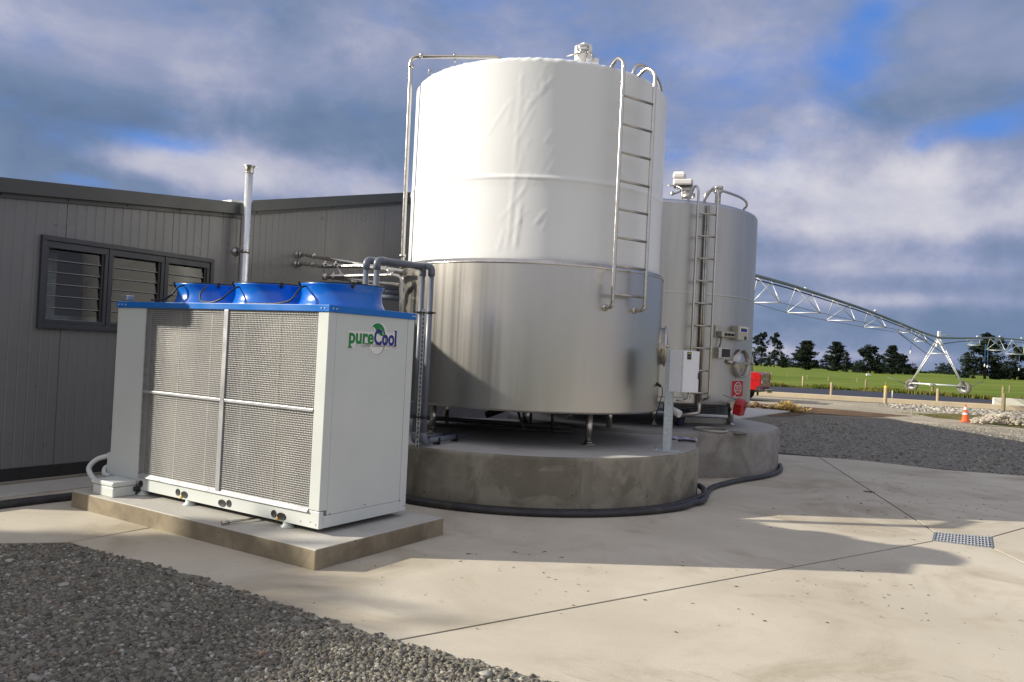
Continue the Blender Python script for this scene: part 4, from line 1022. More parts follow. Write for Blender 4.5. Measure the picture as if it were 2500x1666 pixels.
# wash pipe up the left side and across the roof
wp_ = [atd(975, 684, 10.15), atd(976, 664, 10.15), atd(981, 655, 10.10), atd(983, 640, 10.10), atd(984, 600, 10.10), atd(1001, 205, 10.10), atd(1003.5, 138, 10.10), atd(1225, 140.5, 9.92), atd(1226, 175, 9.92)]
q = MB(); q.tube(fillet(wp_, .10), .026, 12)
for (x, y, D) in ((983, 625, 10.1), (1003, 163, 10.1), (1029, 136.5, 10.08)):
    c = atd(x, y, D); ax_ = (Vector((1, 0, 0)), Vector((0, 1, 0)), Z_) if x != 1029 else (Vector((0, 1, 0)), Z_, Vector((1, 0, 0)))
    q.lathe(c, [(.026, -.02), (.040, -.018), (.040, .018), (.026, .02)], 14, ax=ax_)
q.tube([atd(1110.5, 138, 10.02), atd(1111, 153, 10.02)], .012, 8); q.lathe(atd(1110.5, 137, 10.02), [(.03, -.015), (.036, -.012), (.036, .012), (.03, .015)], 12, ax=(Vector((0, 1, 0)), Z_, Vector((1, 0, 0))))
q.build("wash_pipe", M_SS, S1)
# manway on the right flank (seen edge-on)
am = math.radians(-10); e_ = er(am); tn = Vector((-math.sin(am), math.cos(am), 0))
q = MB(); q.lathe(T1 + e_ * (RJ - .02) + Z_ * 1.85, [(.24, 0), (.24, .06), (.262, .065), (.262, .085), (.20, .10), (.0, .12)], 40, ax=(tn, Z_, e_)); q.build("manway", M_SS, S1)
q = MB(); q.box(T1 + er(math.radians(-18)) * (RJ + .03) + Z_ * 1.85, (.09, .05, .07), (e_, tn, Z_)); q.tube([T1 + er(math.radians(-18)) * (RJ + .0) + Z_ * 1.85, T1 + er(math.radians(-18)) * (RJ + .13) + Z_ * 1.85], .016, 8); q.build("manway_latch", M_SSD, S1)
q = MB(); pc_ = er(math.radians(-20)); q.tube(fillet([T1 + pc_ * (RJ - .02) + Z_ * 1.36, T1 + pc_ * (RJ + .07) + Z_ * 1.33, T1 + pc_ * (RJ + .075) + Z_ * 1.25, T1 + pc_ * (RJ + .02) + Z_ * 1.02, T1 + pc_ * (RJ - .05) + Z_ * .86], .03), .006, 6); q.tube([T1 + pc_ * (RJ - .01) + Z_ * 1.38, T1 + pc_ * (RJ + .05) + Z_ * 1.34], .018, 8); q.build("sensor_cable", M_RUB, S1)
# pipework in the dark below silo 1
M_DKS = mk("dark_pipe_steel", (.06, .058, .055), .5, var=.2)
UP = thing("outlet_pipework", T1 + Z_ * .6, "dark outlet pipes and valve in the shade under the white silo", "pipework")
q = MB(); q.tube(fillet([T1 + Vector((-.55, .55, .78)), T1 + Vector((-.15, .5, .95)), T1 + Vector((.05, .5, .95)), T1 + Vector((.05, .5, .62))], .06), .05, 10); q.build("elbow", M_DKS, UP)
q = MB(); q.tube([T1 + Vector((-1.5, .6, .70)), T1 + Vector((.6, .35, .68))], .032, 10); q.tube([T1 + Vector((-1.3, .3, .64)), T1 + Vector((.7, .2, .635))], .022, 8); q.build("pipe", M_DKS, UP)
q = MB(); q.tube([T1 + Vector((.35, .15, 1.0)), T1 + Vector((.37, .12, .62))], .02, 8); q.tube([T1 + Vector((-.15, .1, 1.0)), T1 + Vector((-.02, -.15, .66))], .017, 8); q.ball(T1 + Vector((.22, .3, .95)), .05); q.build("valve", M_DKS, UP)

# ---- silo 2
R2, ZB2, ZT2 = 1.786, 1.02, 4.035
S2 = thing("milk_silo", T2 + Z_ * .65, "shorter weathered all steel milk silo with control boxes behind the white one", "silo")
q = MB(); q.lathe(T2, [(R2 - .8, ZB2 + .02), (R2 - .06, ZB2 - .004), (R2 - .02, ZB2), (R2, ZB2 + .02), (R2, ZB2 + .035), (R2, ZB2 + .07), (R2, 2.65), (R2, 2.672), (R2, 2.678), (R2 + .003, 2.684), (R2 + .003, 2.698), (R2, 2.704), (R2, 2.71), (R2, 2.73), (R2, ZT2 - .03), (R2, ZT2)], 180); q.build("tank_wall", M_TANK2, S2)
M_DOME = m_steel("dome_steel", (.60, .60, .60), .34, .06, .1)
q = MB(); q.lathe(T2, [(R2, ZT2), (R2 - .02, ZT2 + .035), (R2 - .10, ZT2 + .065), (R2 - .5, ZT2 + .145), (R2 - 1.1, ZT2 + .22), (.001, ZT2 + .26)], 120); q.build("dome", M_DOME, S2)
for (x, y) in ((1783, 1037), (1594, 1037)): leg(S2, onz(x, y, .65), .65, ZB2 + .02, .048)
for x, y in ((1.2, 14.6), (3.2, 14.8), (1.0, 13.2)): leg(S2, Vector((x, y, 0)), .65, ZB2 + .02, .048)
ladder(S2, T2, R2, R2 + .13, [math.radians(-77.8), math.radians(-68.0)], [3.872 - .3334 * k for k in range(9)], 1.30, 4.22, 1.52, r=.019)
q = MB(); a_ = math.radians(-71.0); q.tube([T2 + er(a_) * (R2 + .035) + Z_ * 1.05, T2 + er(a_) * (R2 + .035) + Z_ * 4.02], .022, 10); q.tube([T2 + er(a_ - .02) * (R2 + .04) + Z_ * 1.0, T2 + er(a_ - .02) * (R2 + .04) + Z_ * 3.9], .014, 8); q.build("cable_pipe", M_SSD, S2)
q = MB(); q.tube(fillet([T2 + er(a_) * (R2 + .035) + Z_ * 1.06, T2 + er(a_) * (R2 + .03) + Z_ * .90, T2 + er(math.radians(-82)) * (R2 - .05) + Z_ * .84], .05), .03, 10); q.build("drain_pipe", M_SSD, S2)
# curved hand rail on the dome
hp = [T2 + er(math.radians(-66)) * 1.50 + Z_ * 4.10, T2 + er(math.radians(-65)) * 1.53 + Z_ * 4.29] + [T2 + er(math.radians(x)) * 1.60 + Z_ * (4.33 - .0004 * (x + 60) ** 1) for x in (-58, -48, -36, -24, -12, -2)] + [T2 + er(math.radians(3)) * 1.63 + Z_ * 4.26, T2 + er(math.radians(4)) * 1.66 + Z_ * 4.06]
q = MB(); q.tube(catmull(hp, 6), .020, 10); q.build("grab_rail", M_SS, S2)
v2 = atd(1753, 472, 12.35)
q = MB(); q.lathe(v2, [(.045, -.20), (.045, .0), (.062, .0), (.062, .03), (.05, .04), (.05, .055), (.075, .06), (.075, .10), (0, .105)], 18); q.build("vent", M_SS, S2)
q = MB(); b1 = atd(1663, 430, 13.3); b2 = atd(1671, 448, 13.2)
ax2 = (Vector((.97, -.25, 0)), Vector((.25, .97, 0)), Z_)
q.box(atd(1659, 432, 13.3), (.21, .22, .10), ax2); q.box(atd(1668, 448, 13.3), (.32, .26, .11), ax2); q.box(atd(1658, 440, 13.42), (.19, .2, .26), ax2); q.build("agitator_motor", M_PW, S2, bevel=.03)
q = MB(); q.box(atd(1682, 466, 13.3), (.10, .10, .14), ax2); q.lathe(atd(1680, 474, 13.3), [(.12, -.06), (.12, 0), (.04, .01)], 14); q.box(atd(1672, 463, 13.25), (.16, .05, .04), ax2); q.build("gearbox", M_SSD, S2)
q = MB(); q.tube(fillet([atd(1630, 453, 13.0), atd(1652, 454, 13.0), atd(1666, 462, 12.9), atd(1665, 486, 12.8)], .07), .013, 8); q.tube(catmull([atd(1652, 458, 13.1), atd(1655, 468, 13.1), atd(1663, 470, 13.1)], 5), .008, 6); q.lathe(atd(1641, 472, 12.9), [(.03, -.03), (.035, 0), (.02, .03)], 10); q.tube([atd(1647, 473, 12.9), atd(1668, 466, 13.1)], .016, 8); q.build("vent_pipe", M_SSD, S2)
q = MB(); er2 = er(math.radians(-3)); q.tube(fillet([T2 + er2 * (R2 - .01) + Z_ * 3.98, T2 + er2 * (R2 + .03) + Z_ * 4.05, T2 + er2 * (R2 + .04) + Z_ * 3.7, T2 + er2 * (R2) + Z_ * 3.66], .03), .008, 6); q.build("lifting_lug", M_SSD, S2)
# boxes on silo 2, each turned to face out from the wall
def wallbox(name, a0, a1, z0, z1, dep, mat, par, R=None, bev=.006):
    am_ = math.radians((a0 + a1) / 2); Rr = (R or R2); e = er(am_); t_ = Vector((-math.sin(am_), math.cos(am_), 0)); w_ = 2 * Rr * math.sin(math.radians(abs(a1 - a0)) / 2)
    q = MB(); q.box(T2 + e * (Rr - .015 + dep / 2) + Z_ * (z0 + z1) / 2, (dep, w_, z1 - z0), (e, t_, Z_)); return q.build(name, mat, par, bevel=bev), e, t_, w_
wallbox("mounting_plate", -63.5, -52, 2.045, 2.235, .035, M_SSD, S2)
bx, e, t_, w_ = wallbox("switch_box", -62.3, -53.5, 2.06, 2.145, .13, M_BEIGE, S2); ORG[bx] = ORG[S2]
for k in (-.05, .02, .09):
    q = MB(); q.lathe(T2 + e * (R2 + .114) + t_ * k + Z_ * 2.10, [(.024, 0), (.024, .012), (.016, .03), (.0, .032)], 12, ax=(t_, Z_, e)); q.build("knob", M_FLASH, bx)
bx, e, t_, w_ = wallbox("controller_box", -52.3, -42.5, 2.03, 2.245, .15, M_BEIGE, S2); ORG[bx] = ORG[S2]
q = MB(); q.box(T2 + e * (R2 + .137) + t_ * .0 + Z_ * 2.19, (.004, w_ * .72, .080), (e, t_, Z_)); q.build("label", M_PW, bx)
q = MB(); q.box(T2 + e * (R2 + .139) + t_ * .0 + Z_ * 2.183, (.004, w_ * .58, .050), (e, t_, Z_)); q.build("label_panel", M_NAVY, bx)
q = MB(); q.box(T2 + e * (R2 + .141) + t_ * -.02 + Z_ * 2.213, (.003, w_ * .4, .010), (e, t_, Z_)); q.build("label_stripe", mk("label_lime", (.35, .5, .08), .5), bx)
q = MB(); q.box(T2 + e * (R2 + .138) + t_ * .05 + Z_ * 2.065, (.01, .05, .05), (e, t_, Z_)); q.build("latch", M_FLASH, bx)
bx, e, t_, w_ = wallbox("display_box", -63.2, -55.7, 1.735, 1.90, .12, M_SS, S2); ORG[bx] = ORG[S2]
q = MB(); q.box(T2 + e * (R2 + .107) + t_ * .03 + Z_ * 1.818, (.006, w_ * .70, .125), (e, t_, Z_)); q.build("screen", M_FLASH, bx)
q = MB(); q.tube(catmull([T2 + er(math.radians(-60)) * (R2 + .04) + Z_ * 2.06, T2 + er(math.radians(-60.5)) * (R2 + .05) + Z_ * 1.98, T2 + er(math.radians(-61)) * (R2 + .04) + Z_ * 1.90], 5), .012, 7); q.build("cable", M_GREYT, S2)
# manway
am = math.radians(-43); e = er(am); t_ = Vector((-math.sin(am), math.cos(am), 0)); mc = T2 + e * (R2 - .06) + Z_ * 1.675
q = MB(); q.lathe(mc, [(.225, 0), (.225, .13), (.212, .135), (.200, .13), (.195, .08)], 48, ax=(t_, Z_, e)); mw = q.build("manway", M_SSD, S2); ORG[mw] = ORG[S2]
q = MB(); q.lathe(mc, [(.197, .075), (.15, .10), (.08, .118), (0.001, .122)], 40, ax=(t_, Z_, e)); q.build("manway_door", M_SS, mw)
q = MB(); q.bar(mc + e * .14 - t_ * .30, mc + e * .14 + t_ * .26, .03, .035); q.tube([mc + e * .02 - t_ * .36 + Z_ * .02, mc + e * .12 - t_ * .25], .032, 10); q.tube([mc + e * .16 + t_ * .24 + Z_ * .12, mc + e * .16 + t_ * .25 + Z_ * -.12], .012, 8); q.ball(mc + e * .18 + t_ * .245, .022); q.build("clamp_bar", M_SSD, mw)
# red sign
e, t_ = er(math.radians(-43.3)), Vector((math.sin(math.radians(43.3)), math.cos(math.radians(43.3)), 0)); sc0 = T2 + e * (R2 + .006) + Z_ * 1.275
def arcplate(a0, a1, z0, z1, R, mat, name, par, n=8):
    vs = []; fs = []
    for i in range(n + 1):
        x = math.radians(a0 + (a1 - a0) * i / n); vs += [T2 + er(x) * R + Z_ * z0, T2 + er(x) * R + Z_ * z1]
    for i in range(n): fs.append((2 * i, 2 * i + 2, 2 * i + 3, 2 * i + 1))
    q = MB(); q.add(vs, fs); return q.build(name, mat, par)
SG = arcplate(-49.6, -37.2, 1.143, 1.407, R2 + .003, M_PW, "warning_sign", S2); ORG[SG] = ORG[S2]
arcplate(-49.3, -37.5, 1.149, 1.401, R2 + .005, M_REDS, "sign_face", SG)
def sgp(u, v, d=.008):                                        # u along the wall, v up, on the curved sign
    a = math.radians(-43.4) + u / R2; return T2 + er(a) * (R2 + d) + Z_ * (1.285 + v)
oc = [(math.cos(math.radians(22.5 + 45 * k)) * .122, math.sin(math.radians(22.5 + 45 * k)) * .098) for k in range(8)]
q = MB(); vs = [sgp(u, v) for u, v in oc] + [sgp(u * .88, v * .88) for u, v in oc]; q.add(vs, [(k, (k + 1) % 8, 8 + (k + 1) % 8, 8 + k) for k in range(8)]); q.build("sign_octagon", M_PW, SG)
def sgtext(body, size, v, sx):
    o, w1 = text(body, size, M_PW, "sign_lettering", SG, Vector((0, 0, 0)), Vector((1, 0, 0)), Z_, .0006, .0002, sx)
    me = o.data; o0 = ORG[SG]; xs = [vv.co.x + o0.x for vv in me.vertices]; mid = (min(xs) + max(xs)) / 2
    for vv in me.vertices:
        wpt = vv.co + o0; vv.co = sgp(wpt.x - mid, v + wpt.z, .009 - wpt.y * .2) - o0
sgtext("CALF MILK", .036, .026, .98); sgtext("NOT FOR", .034, -.010, .98); sgtext("COLLECTION", .034, -.046, .98)
q = MB(); q.add([sgp(-.165 + .03, -.125), sgp(-.125 + .03, -.128), sgp(-.12 + .03, -.112), sgp(-.15 + .03, -.118)], [(0, 1, 2, 3)]); q.add([sgp(-.09, -.126), sgp(-.06, -.126), sgp(-.058, -.112), sgp(-.085, -.114)], [(0, 1, 2, 3)]); q.build("sign_mark", M_PW, SG)
# outlet valve with red cap
e = er(math.radians(-50)); t_ = Vector((-math.sin(math.radians(-50)), math.cos(math.radians(-50)), 0)); v0 = T2 + e * (R2 - .12) + Z_ * 1.06
vend = atd(1796, 990, 11.85)
q = MB(); q.tube(fillet([v0, v0 + e * .22 + Z_ * -.02, vend], .06), [.06] * 9, 14); q.build("outlet_pipe", M_SSD, S2)
vd = (vend - (v0 + e * .22)).normalized()
q = MB(); q.tube([vend - vd * .09, vend + vd * .05], .062, 16); q.tube([vend - vd * .03, vend + vd * .01], .078, 16); q.build("outlet_valve", M_SS, S2)
q = MB(); q.bar(vend + Z_ * .085, vend + Z_ * .115 - Vector((.20, .03, -.03)), .03, .012); q.tube([vend + Z_ * .04, vend + Z_ * .10], .014, 8); q.build("valve_handle", M_PVC, S2)
q = MB(); d1 = Vector((.80, -.55, -.22)).normalized(); d2 = Z_.cross(d1).normalized(); d3 = d1.cross(d2)
cc_ = vend + vd * .10
q.prism([cc_ + d2 * u + d3 * v for u, v in ((-.095, -.12), (.095, -.12), (.105, .04), (.07, .11), (0, .128), (-.07, .11), (-.105, .04))], d1 * .13); q.build("valve_cap", M_RED, S2, bevel=.02)
q = MB(); q.lathe(cc_ + d1 * .131 + d3 * .02, [(.022, 0), (.02, .006), (0, .004)], 12, ax=(d2, d3, d1)); q.build("cap_boss", M_FLASH, S2)

# things around silo 2
q = MB(); a = atd(1690, 997, 13.2); q.box(atd(1705, 998, 13.6), (1.15, .3, .16), (Vector((.99, .1, 0)), Vector((-.1, .99, 0)), Z_)); o = q.build("grey_vent_box", M_PVC, bevel=.01); tag(o, "grey slatted box tucked under the far silo", "box")
for k in range(5):
    z = -.06 + k * .03; q = MB(); q.box(atd(1705, 998, 13.44) + Z_ * z, (.62, .012, .014), (Vector((.99, .1, 0)), Vector((-.1, .99, 0)), Z_)); q.build("slat", M_FLASH, o)
q = MB(); b_ = atd(1712, 1011, 13.3); q.box(Vector((b_.x, b_.y, .70)), (.95, .16, .10), (Vector((.98, .18, 0)), Vector((-.18, .98, 0)), Z_)); o = q.build("concrete_block", M_PADT, bevel=.01); tag(o, "long pale concrete block on the farther plinth below the steel silo", "block")
q = MB(); c = onz(1664, 1040, .652); q.box(c + Z_ * .12 + Vector((.0, .05, 0)), (.10, .16, .26), (Vector((.96, .0, -.26)).normalized(), Vector((0, 1, 0)), Vector((.26, 0, .96)).normalized())); q.box(c + Z_ * .235 + Vector((.10, .05, 0)), (.07, .05, .05)); o = q.build("navy_container", mk("navy_plastic", (.012, .016, .07), .5), bevel=.015); tag(o, "navy blue plastic container leaning behind the control cabinet post", "container")
q = MB(); q.tube([atd(1640, 1001, 11.6), atd(1660, 1012, 11.5)], .055, 12); o = q.build("white_pipe_end", M_PW); tag(o, "short white pipe end beside the navy container", "pipe")
# cloth and glove on plinth 1
def cloth():
    c = onz(1665, 1074, .605); q = MB(); n, m_ = 14, 6; vs = []; fs = []; r = random.Random(2)
    for i in range(n + 1):
        for j in range(m_ + 1):
            u = i / n - .5; v = j / m_ - .5
            z = .012 + .020 * math.sin(u * 17 + v * 5) * math.cos(v * 9) + .012 * math.sin(u * 31) + .012 * (1 - 4 * v * v)
            vs.append(c + Vector((u * .34, v * .24 - u * .25, max(.003, z))))
    for i in range(n):
        for j in range(m_): k = i * (m_ + 1) + j; fs.append((k, k + m_ + 1, k + m_ + 2, k + 1))
    q.add(vs, fs, 0, True); o = q.build("cleaning_cloth", mk("cloth_lilac", (.50, .50, .66), .9, var=.3, vs=30)); md = o.modifiers.new('t', 'SOLIDIFY'); md.thickness = .006
    tag(o, "crumpled pale lilac cloth lying on the nearer plinth", "cloth")
    q = MB(); c2 = onz(1675, 1080, .605); q.tube(catmull([c2 + Vector((-.10, 0, .018)), c2 + Vector((0, .02, .022)), c2 + Vector((.12, -.02, .018))], 5), .022, 8, squash=.7); o = q.build("black_brush", M_RUB); tag(o, "black brush lying against the cloth on the plinth", "brush")
cloth()

# ================================================================== CONTROL CABINET ON POST
M_CAB = mk("cabinet_white", (.78, .80, .82), .3, var=.03)
cb = onz(1629, 1101, .6); CC = thing("control_cabinet", cb, "white control cabinet on a galvanised post standing on the nearer plinth", "control cabinet")
cb0 = Vector((1.895, 9.50, .6)); ya = math.radians(23); cx_, cy_ = Vector((math.cos(ya), -math.sin(ya), 0)), Vector((math.sin(ya), math.cos(ya), 0))
q = MB(); q.box(cb0 + Z_ * .605, (.092, .092, 1.21), (cx_, cy_, Z_)); q.build("post", M_GALVP, CC, bevel=.006)
q = MB(); q.box(cb0 + Z_ * .007, (.30, .20, .012), (cx_, cy_, Z_)); q.build("base_plate", M_GALVP, CC, bevel=.003)
for sx in (-1, 1):
    q = MB(); q.lathe(cb0 + cx_ * (.12 * sx) - cy_ * .03 + Z_ * .013, [(.014, 0), (.014, .012), (.008, .013), (.008, .03), (0, .03)], 6); q.build("anchor_bolt", M_SSD, CC)
yb = math.radians(-41); ex, ey = Vector((math.cos(yb), -math.sin(yb), 0)), Vector((math.sin(yb), math.cos(yb), 0))
kc = Vector((2.055, 9.34, 1.555))
q = MB(); q.box(kc + ey * .055, (.30, .17, .485), (ex, ey, Z_)); q.build("cabinet", M_CAB, CC, bevel=.006)
q = MB(); q.box(kc - ey * .050, (.296, .028, .481), (ex, ey, Z_)); q.build("door", M_CAB, CC, bevel=.006)
q = MB(); q.box(kc - ey * .067 + ex * .145 - Z_ * .045, (.030, .028, .075), (ex, ey, Z_)); q.build("handle", M_FLASH, CC, bevel=.004)
q = MB(); q.box(kc - ey * .066 - ex * .055 + Z_ * .185, (.075, .003, .088), (ex, ey, Z_)); q.build("label", M_FLASH, CC)
q = MB(); q.box(kc - ey * .0685 - ex * .055 + Z_ * .213, (.055, .002, .014), (ex, ey, Z_)); q.build("label_stripe", mk("label_yellow", (.5, .5, .08), .5), CC)
q = MB(); q.box(kc - ey * .0685 - ex * .055 + Z_ * .180, (.055, .002, .004), (ex, ey, Z_)); q.box(kc - ey * .0685 - ex * .055 + Z_ * .168, (.05, .002, .004), (ex, ey, Z_)); q.build("label_line", M_GREYT, CC)
q = MB(); q.tube(fillet([kc + ex * .05 + Z_ * -.24, kc + ex * .05 + Z_ * -.31, kc + ex * .0 + Z_ * -.345, kc - ex * .05 + ey * .1 + Z_ * -.345], .03), .012, 8); q.build("conduit", M_SSD, CC)

# ================================================================== PIPES BEHIND THE CHILLER
def ptube(q, pts, r, fl=.06, n=14): q.tube(fillet(pts, fl, 7), r, n)
def pvc(x0, x1, xb, zt, d0, d1, db, label, end):
    a = atd(x0, 720, d0); a_top = Vector((a.x, a.y, zt)); b = atd(x1, 720, d1); b_top = Vector((b.x, b.y, zt))
    PV = thing("coolant_pipe", Vector((b.x, b.y, .62)), label, "pipe", "grey plastic coolant pipe loops")
    q = MB(); q.tube([Vector((a.x, a.y, .55)), a_top - Z_ * .05], .0315, 16); q.build("riser", M_PVC, PV)
    q = MB(); q.tube([a_top.lerp(b_top, .03), a_top.lerp(b_top, .97)], .0315, 16); q.build("crossing", M_PVC, PV)
    q = MB(); q.tube([b_top - Z_ * .05, Vector((b.x, b.y, .70))], .0315, 16); q.build("drop", M_PVC, PV)
    dh = (b_top - a_top).normalized()
    for c_, d_ in ((a_top, dh), (b_top, -dh)):
        q = MB(); q.tube(fillet([c_ - Z_ * .10, c_, c_ + d_ * .10], .055, 7), .0385, 16); q.build("elbow", M_PVC, PV)
    if end:
        e0 = Vector((b.x, b.y, .655)); q = MB(); q.tube(fillet([e0 + Z_ * .10, e0, e0 + end * .10], .055, 7), .0385, 16); q.build("elbow", M_PVC, PV)
        q = MB(); q.tube([e0 + end * .08, e0 + end * 1.0], .0315, 14); q.build("run", M_PVC, PV)
        q = MB(); q.box(e0 + end * .30 - Z_ * .02, (.03, .08, .09), (end, Z_.cross(end), Z_)); q.box(e0 + end * .72 - Z_ * .02, (.03, .08, .09), (end, Z_.cross(end), Z_)); q.build("pipe_saddle", M_RUB, PV)
    return a, b
ep = (onz(1150, 1056, .65) - onz(1030, 1075, .65)).normalized(); ep.z = 0
pvc(917, 1051, 0, 2.575, 8.32, 8.78, 0, "grey plastic pipe loop nearer the silo, right of the pair", ep)
pvc(891, 1029.5, 0, 2.575, 8.38, 8.84, 0, "grey plastic pipe loop, left of the pair behind the chiller", (ep + Vector((0, .25, 0))).normalized())
# slotted strut
sb = Vector((-.985, 8.80, 0)); ST = thing("strut_channel", sb, "galvanised slotted strut channel between the two grey pipes", "strut")
q = MB(); sx_ = Vector((1, .05, 0)).normalized(); sy_ = Vector((-.05, 1, 0)).normalized()
for off in (-.019, .019): q.box(sb + sx_ * off + Z_ * 1.06, (.003, .021, 2.10), (sx_, sy_, Z_))
q.box(sb + sy_ * .010 + Z_ * 1.06, (.041, .003, 2.10), (sx_, sy_, Z_))
for off in (-.015, .015): q.box(sb + sx_ * off - sy_ * .010 + Z_ * 1.06, (.008, .003, 2.10), (sx_, sy_, Z_))
q.build("channel", M_GALV, ST)
for k in range(40):
    q = MB(); q.box(sb + sy_ * .0082 + Z_ * (.10 + k * .05), (.013, .001, .028), (sx_, sy_, Z_)); q.build("slot", M_FLASH, ST)
for z in (2.07, .92):
    q = MB()
    for pt in (atd(1029.5, 720, 8.84), atd(1051, 720, 8.78)):
        q.lathe(Vector((pt.x, pt.y, z)), [(.032, -.012), (.039, -.012), (.039, .012), (.032, .012)], 16); q.box(Vector((pt.x, pt.y - .03, z)), (.02, .03, .022))
    q.bar(atd(1015, 720, 8.8) * 1 + Z_ * (z - atd(1015, 720, 8.8).z), atd(1066, 720, 8.78) + Z_ * (z - atd(1066, 720, 8.78).z), .012, .016); q.build("pipe_clamp", M_RUB, ST)

def wallflange(q, c):
    q.lathe(c, [(.055, -.003), (.055, .012), (.034, .018), (.034, .05), (.042, .05), (.042, .075), (.030, .08)], 18, ax=(B_, Z_, -A_))
def ring(q, p, d, r, w=.018):
    d = d.normalized(); u = (Z_ if abs(d.z) < .9 else Vector((1, 0, 0))).cross(d).normalized(); v = d.cross(u)
    q.lathe(p, [(r, -w), (r * 1.45, -w * .8), (r * 1.45, w * .8), (r, w)], 14, ax=(u, v, d)); q.box(p + v * r * 1.6, (.02, .03, .02), (u, v, d))
def stain(name, pts, r, label, rings=(), fl=.08, flange=True):
    path = fillet(pts, fl, 7); TH_ = thing(name, pts[0], label, "pipe", "stainless pipes behind the chiller")
    q = MB(); q.tube(path, r, 14); q.build("pipe", M_SS, TH_)
    if flange: q = MB(); wallflange(q, pts[0]); q.build("wall_flange", M_SSD, TH_)
    for (p, d) in rings: q = MB(); ring(q, p, d, r); q.build("union", M_SSD, TH_)
    return TH_
f1 = onp(727, 622, W(SW2, 0), -A_); f2 = onp(724, 645, W(SW2, 0), -A_)
p1 = f1 - A_ * .26 ; 
e1 = atd(986, 664, 9.7)
c1 = onp(766, 627, f1 - A_ * .36, -A_)
stain("milk_pipe", [f1, f1 - A_ * .10, c1, e1], .026, "upper stainless pipe from the shed wall to the white silo", [(c1, e1 - c1)], .06)
c2 = onp(763, 648, f2 - A_ * .36, -A_); c3 = atd(787, 651, 10.6); e2 = atd(886, 650, 10.2); e3 = atd(990, 668, 9.75)
stain("milk_pipe", [f2, f2 - A_ * .10, c2, c3, e2, e3], .026, "lower stainless pipe from the shed wall with a kink and unions", [(c2, c3 - c2), (atd(792, 648, 10.55), e2 - c3), (atd(818, 648, 10.45), e2 - c3)], .06)
u0 = atd(880, 678.5, 10.2); u1 = atd(806, 676.5, 10.3); u2 = atd(797, 677, 10.35)
stain("milk_pipe", [atd(797, 676, 10.3), atd(815, 676, 10.25), atd(955, 672.5, 9.75), atd(980, 676, 9.72), atd(981, 730, 9.72), atd(974, 960, 9.72)], .030, "stainless return pipe that turns down beside the white silo", [(atd(814, 676, 10.25), Vector((1, 0, 0))), (atd(957, 672.6, 9.75), Vector((1, 0, 0)))], .13, False)
stain("milk_pipe", [atd(800, 676, 10.32), atd(835, 682, 10.25), atd(985, 697.5, 9.8)], .022, "thin stainless pipe sloping down below the return pipe", [(atd(862, 688, 10.1), Vector((0, 0, 1)))], .05, False)
q = MB(); q.tube([atd(822, 650, 10.42), atd(833, 670, 10.28)], .012, 8); q.lathe(atd(797, 676.5, 10.31), [(.0, -.05), (.04, -.045), (.045, .0), (.0, .02)], 14, ax=(Z_, Vector((0, 1, 0)), Vector((1, 0, 0)))); q.box(atd(833, 670, 10.26), (.05, .04, .03)); o = q.build("pipe_hanger", M_SSD); tag(o, "small steel hanger and end cap tying the stainless pipes together", "hanger")
q = MB(); q.tube([atd(942, 651, 9.9), atd(949, 666, 9.78)], .010, 8); q.box(atd(951, 668, 9.76), (.06, .04, .045)); o = q.build("pipe_hanger", M_SSD); tag(o, "small steel hanger near the elbow of the return pipe", "hanger")
for (x0, y0, x1, y1, D0, D1, r, lb) in ((856, 698, 980, 701, 10.2, 9.9, .045, "uppermost of the thick dark grey pipes behind the last fan"), (900, 708, 982, 713, 10.1, 9.95, .05, "middle thick dark grey pipe behind the last fan"), (900, 722, 982, 729, 10.1, 9.95, .038, "lowest thick dark grey pipe behind the last fan")):
    q = MB(); q.tube([atd(x0, y0, D0), atd(x1, y1, D1)], r, 14); o = q.build("supply_pipe", M_PVC); tag(o, lb, "pipe", "thick grey supply pipes")

# ================================================================== HOSES
def hose(pts, r, label, n=5):
    q = MB(); q.tube(catmull(pts, n), r, 10); o = q.build("black_hose", M_HOSE); tag(o, label, "hose", "black hoses on the apron")
def arc1(a, R, z): return T1 + er(math.radians(a)) * R + Z_ * z
hose([arc1(a, 2.305, .036) for a in range(-170, -30, 8)] + [arc1(-26, 2.33, .04), arc1(-22, 2.36, .05), arc1(-17, 2.34, .09), arc1(-12, 2.28, .10)], .036, "black hose lying tight round the foot of the nearer plinth")
hose([arc1(a, 2.385, .036) for a in range(-165, -60, 8)] + [arc1(-54, 2.40, .036), arc1(-44, 2.42, .04), arc1(-36, 2.40, .05), arc1(-29, 2.42, .045), onz(1735, 1193, .036), onz(1775, 1180, .036), onz(1812, 1172, .036), onz(1868, 1163, .036), onz(1897, 1154, .036), onz(1906, 1145, .036), onz(1904, 1136, .036)], .036, "black hose running from the nearer plinth along to the farther plinth")
hose([onz(-150, 1252, .036), onz(0, 1233, .036), onz(90, 1222, .036), onz(170, 1213, .036), onz(230, 1205, .036)], .040, "black hose lying along the foot of the shed at left")

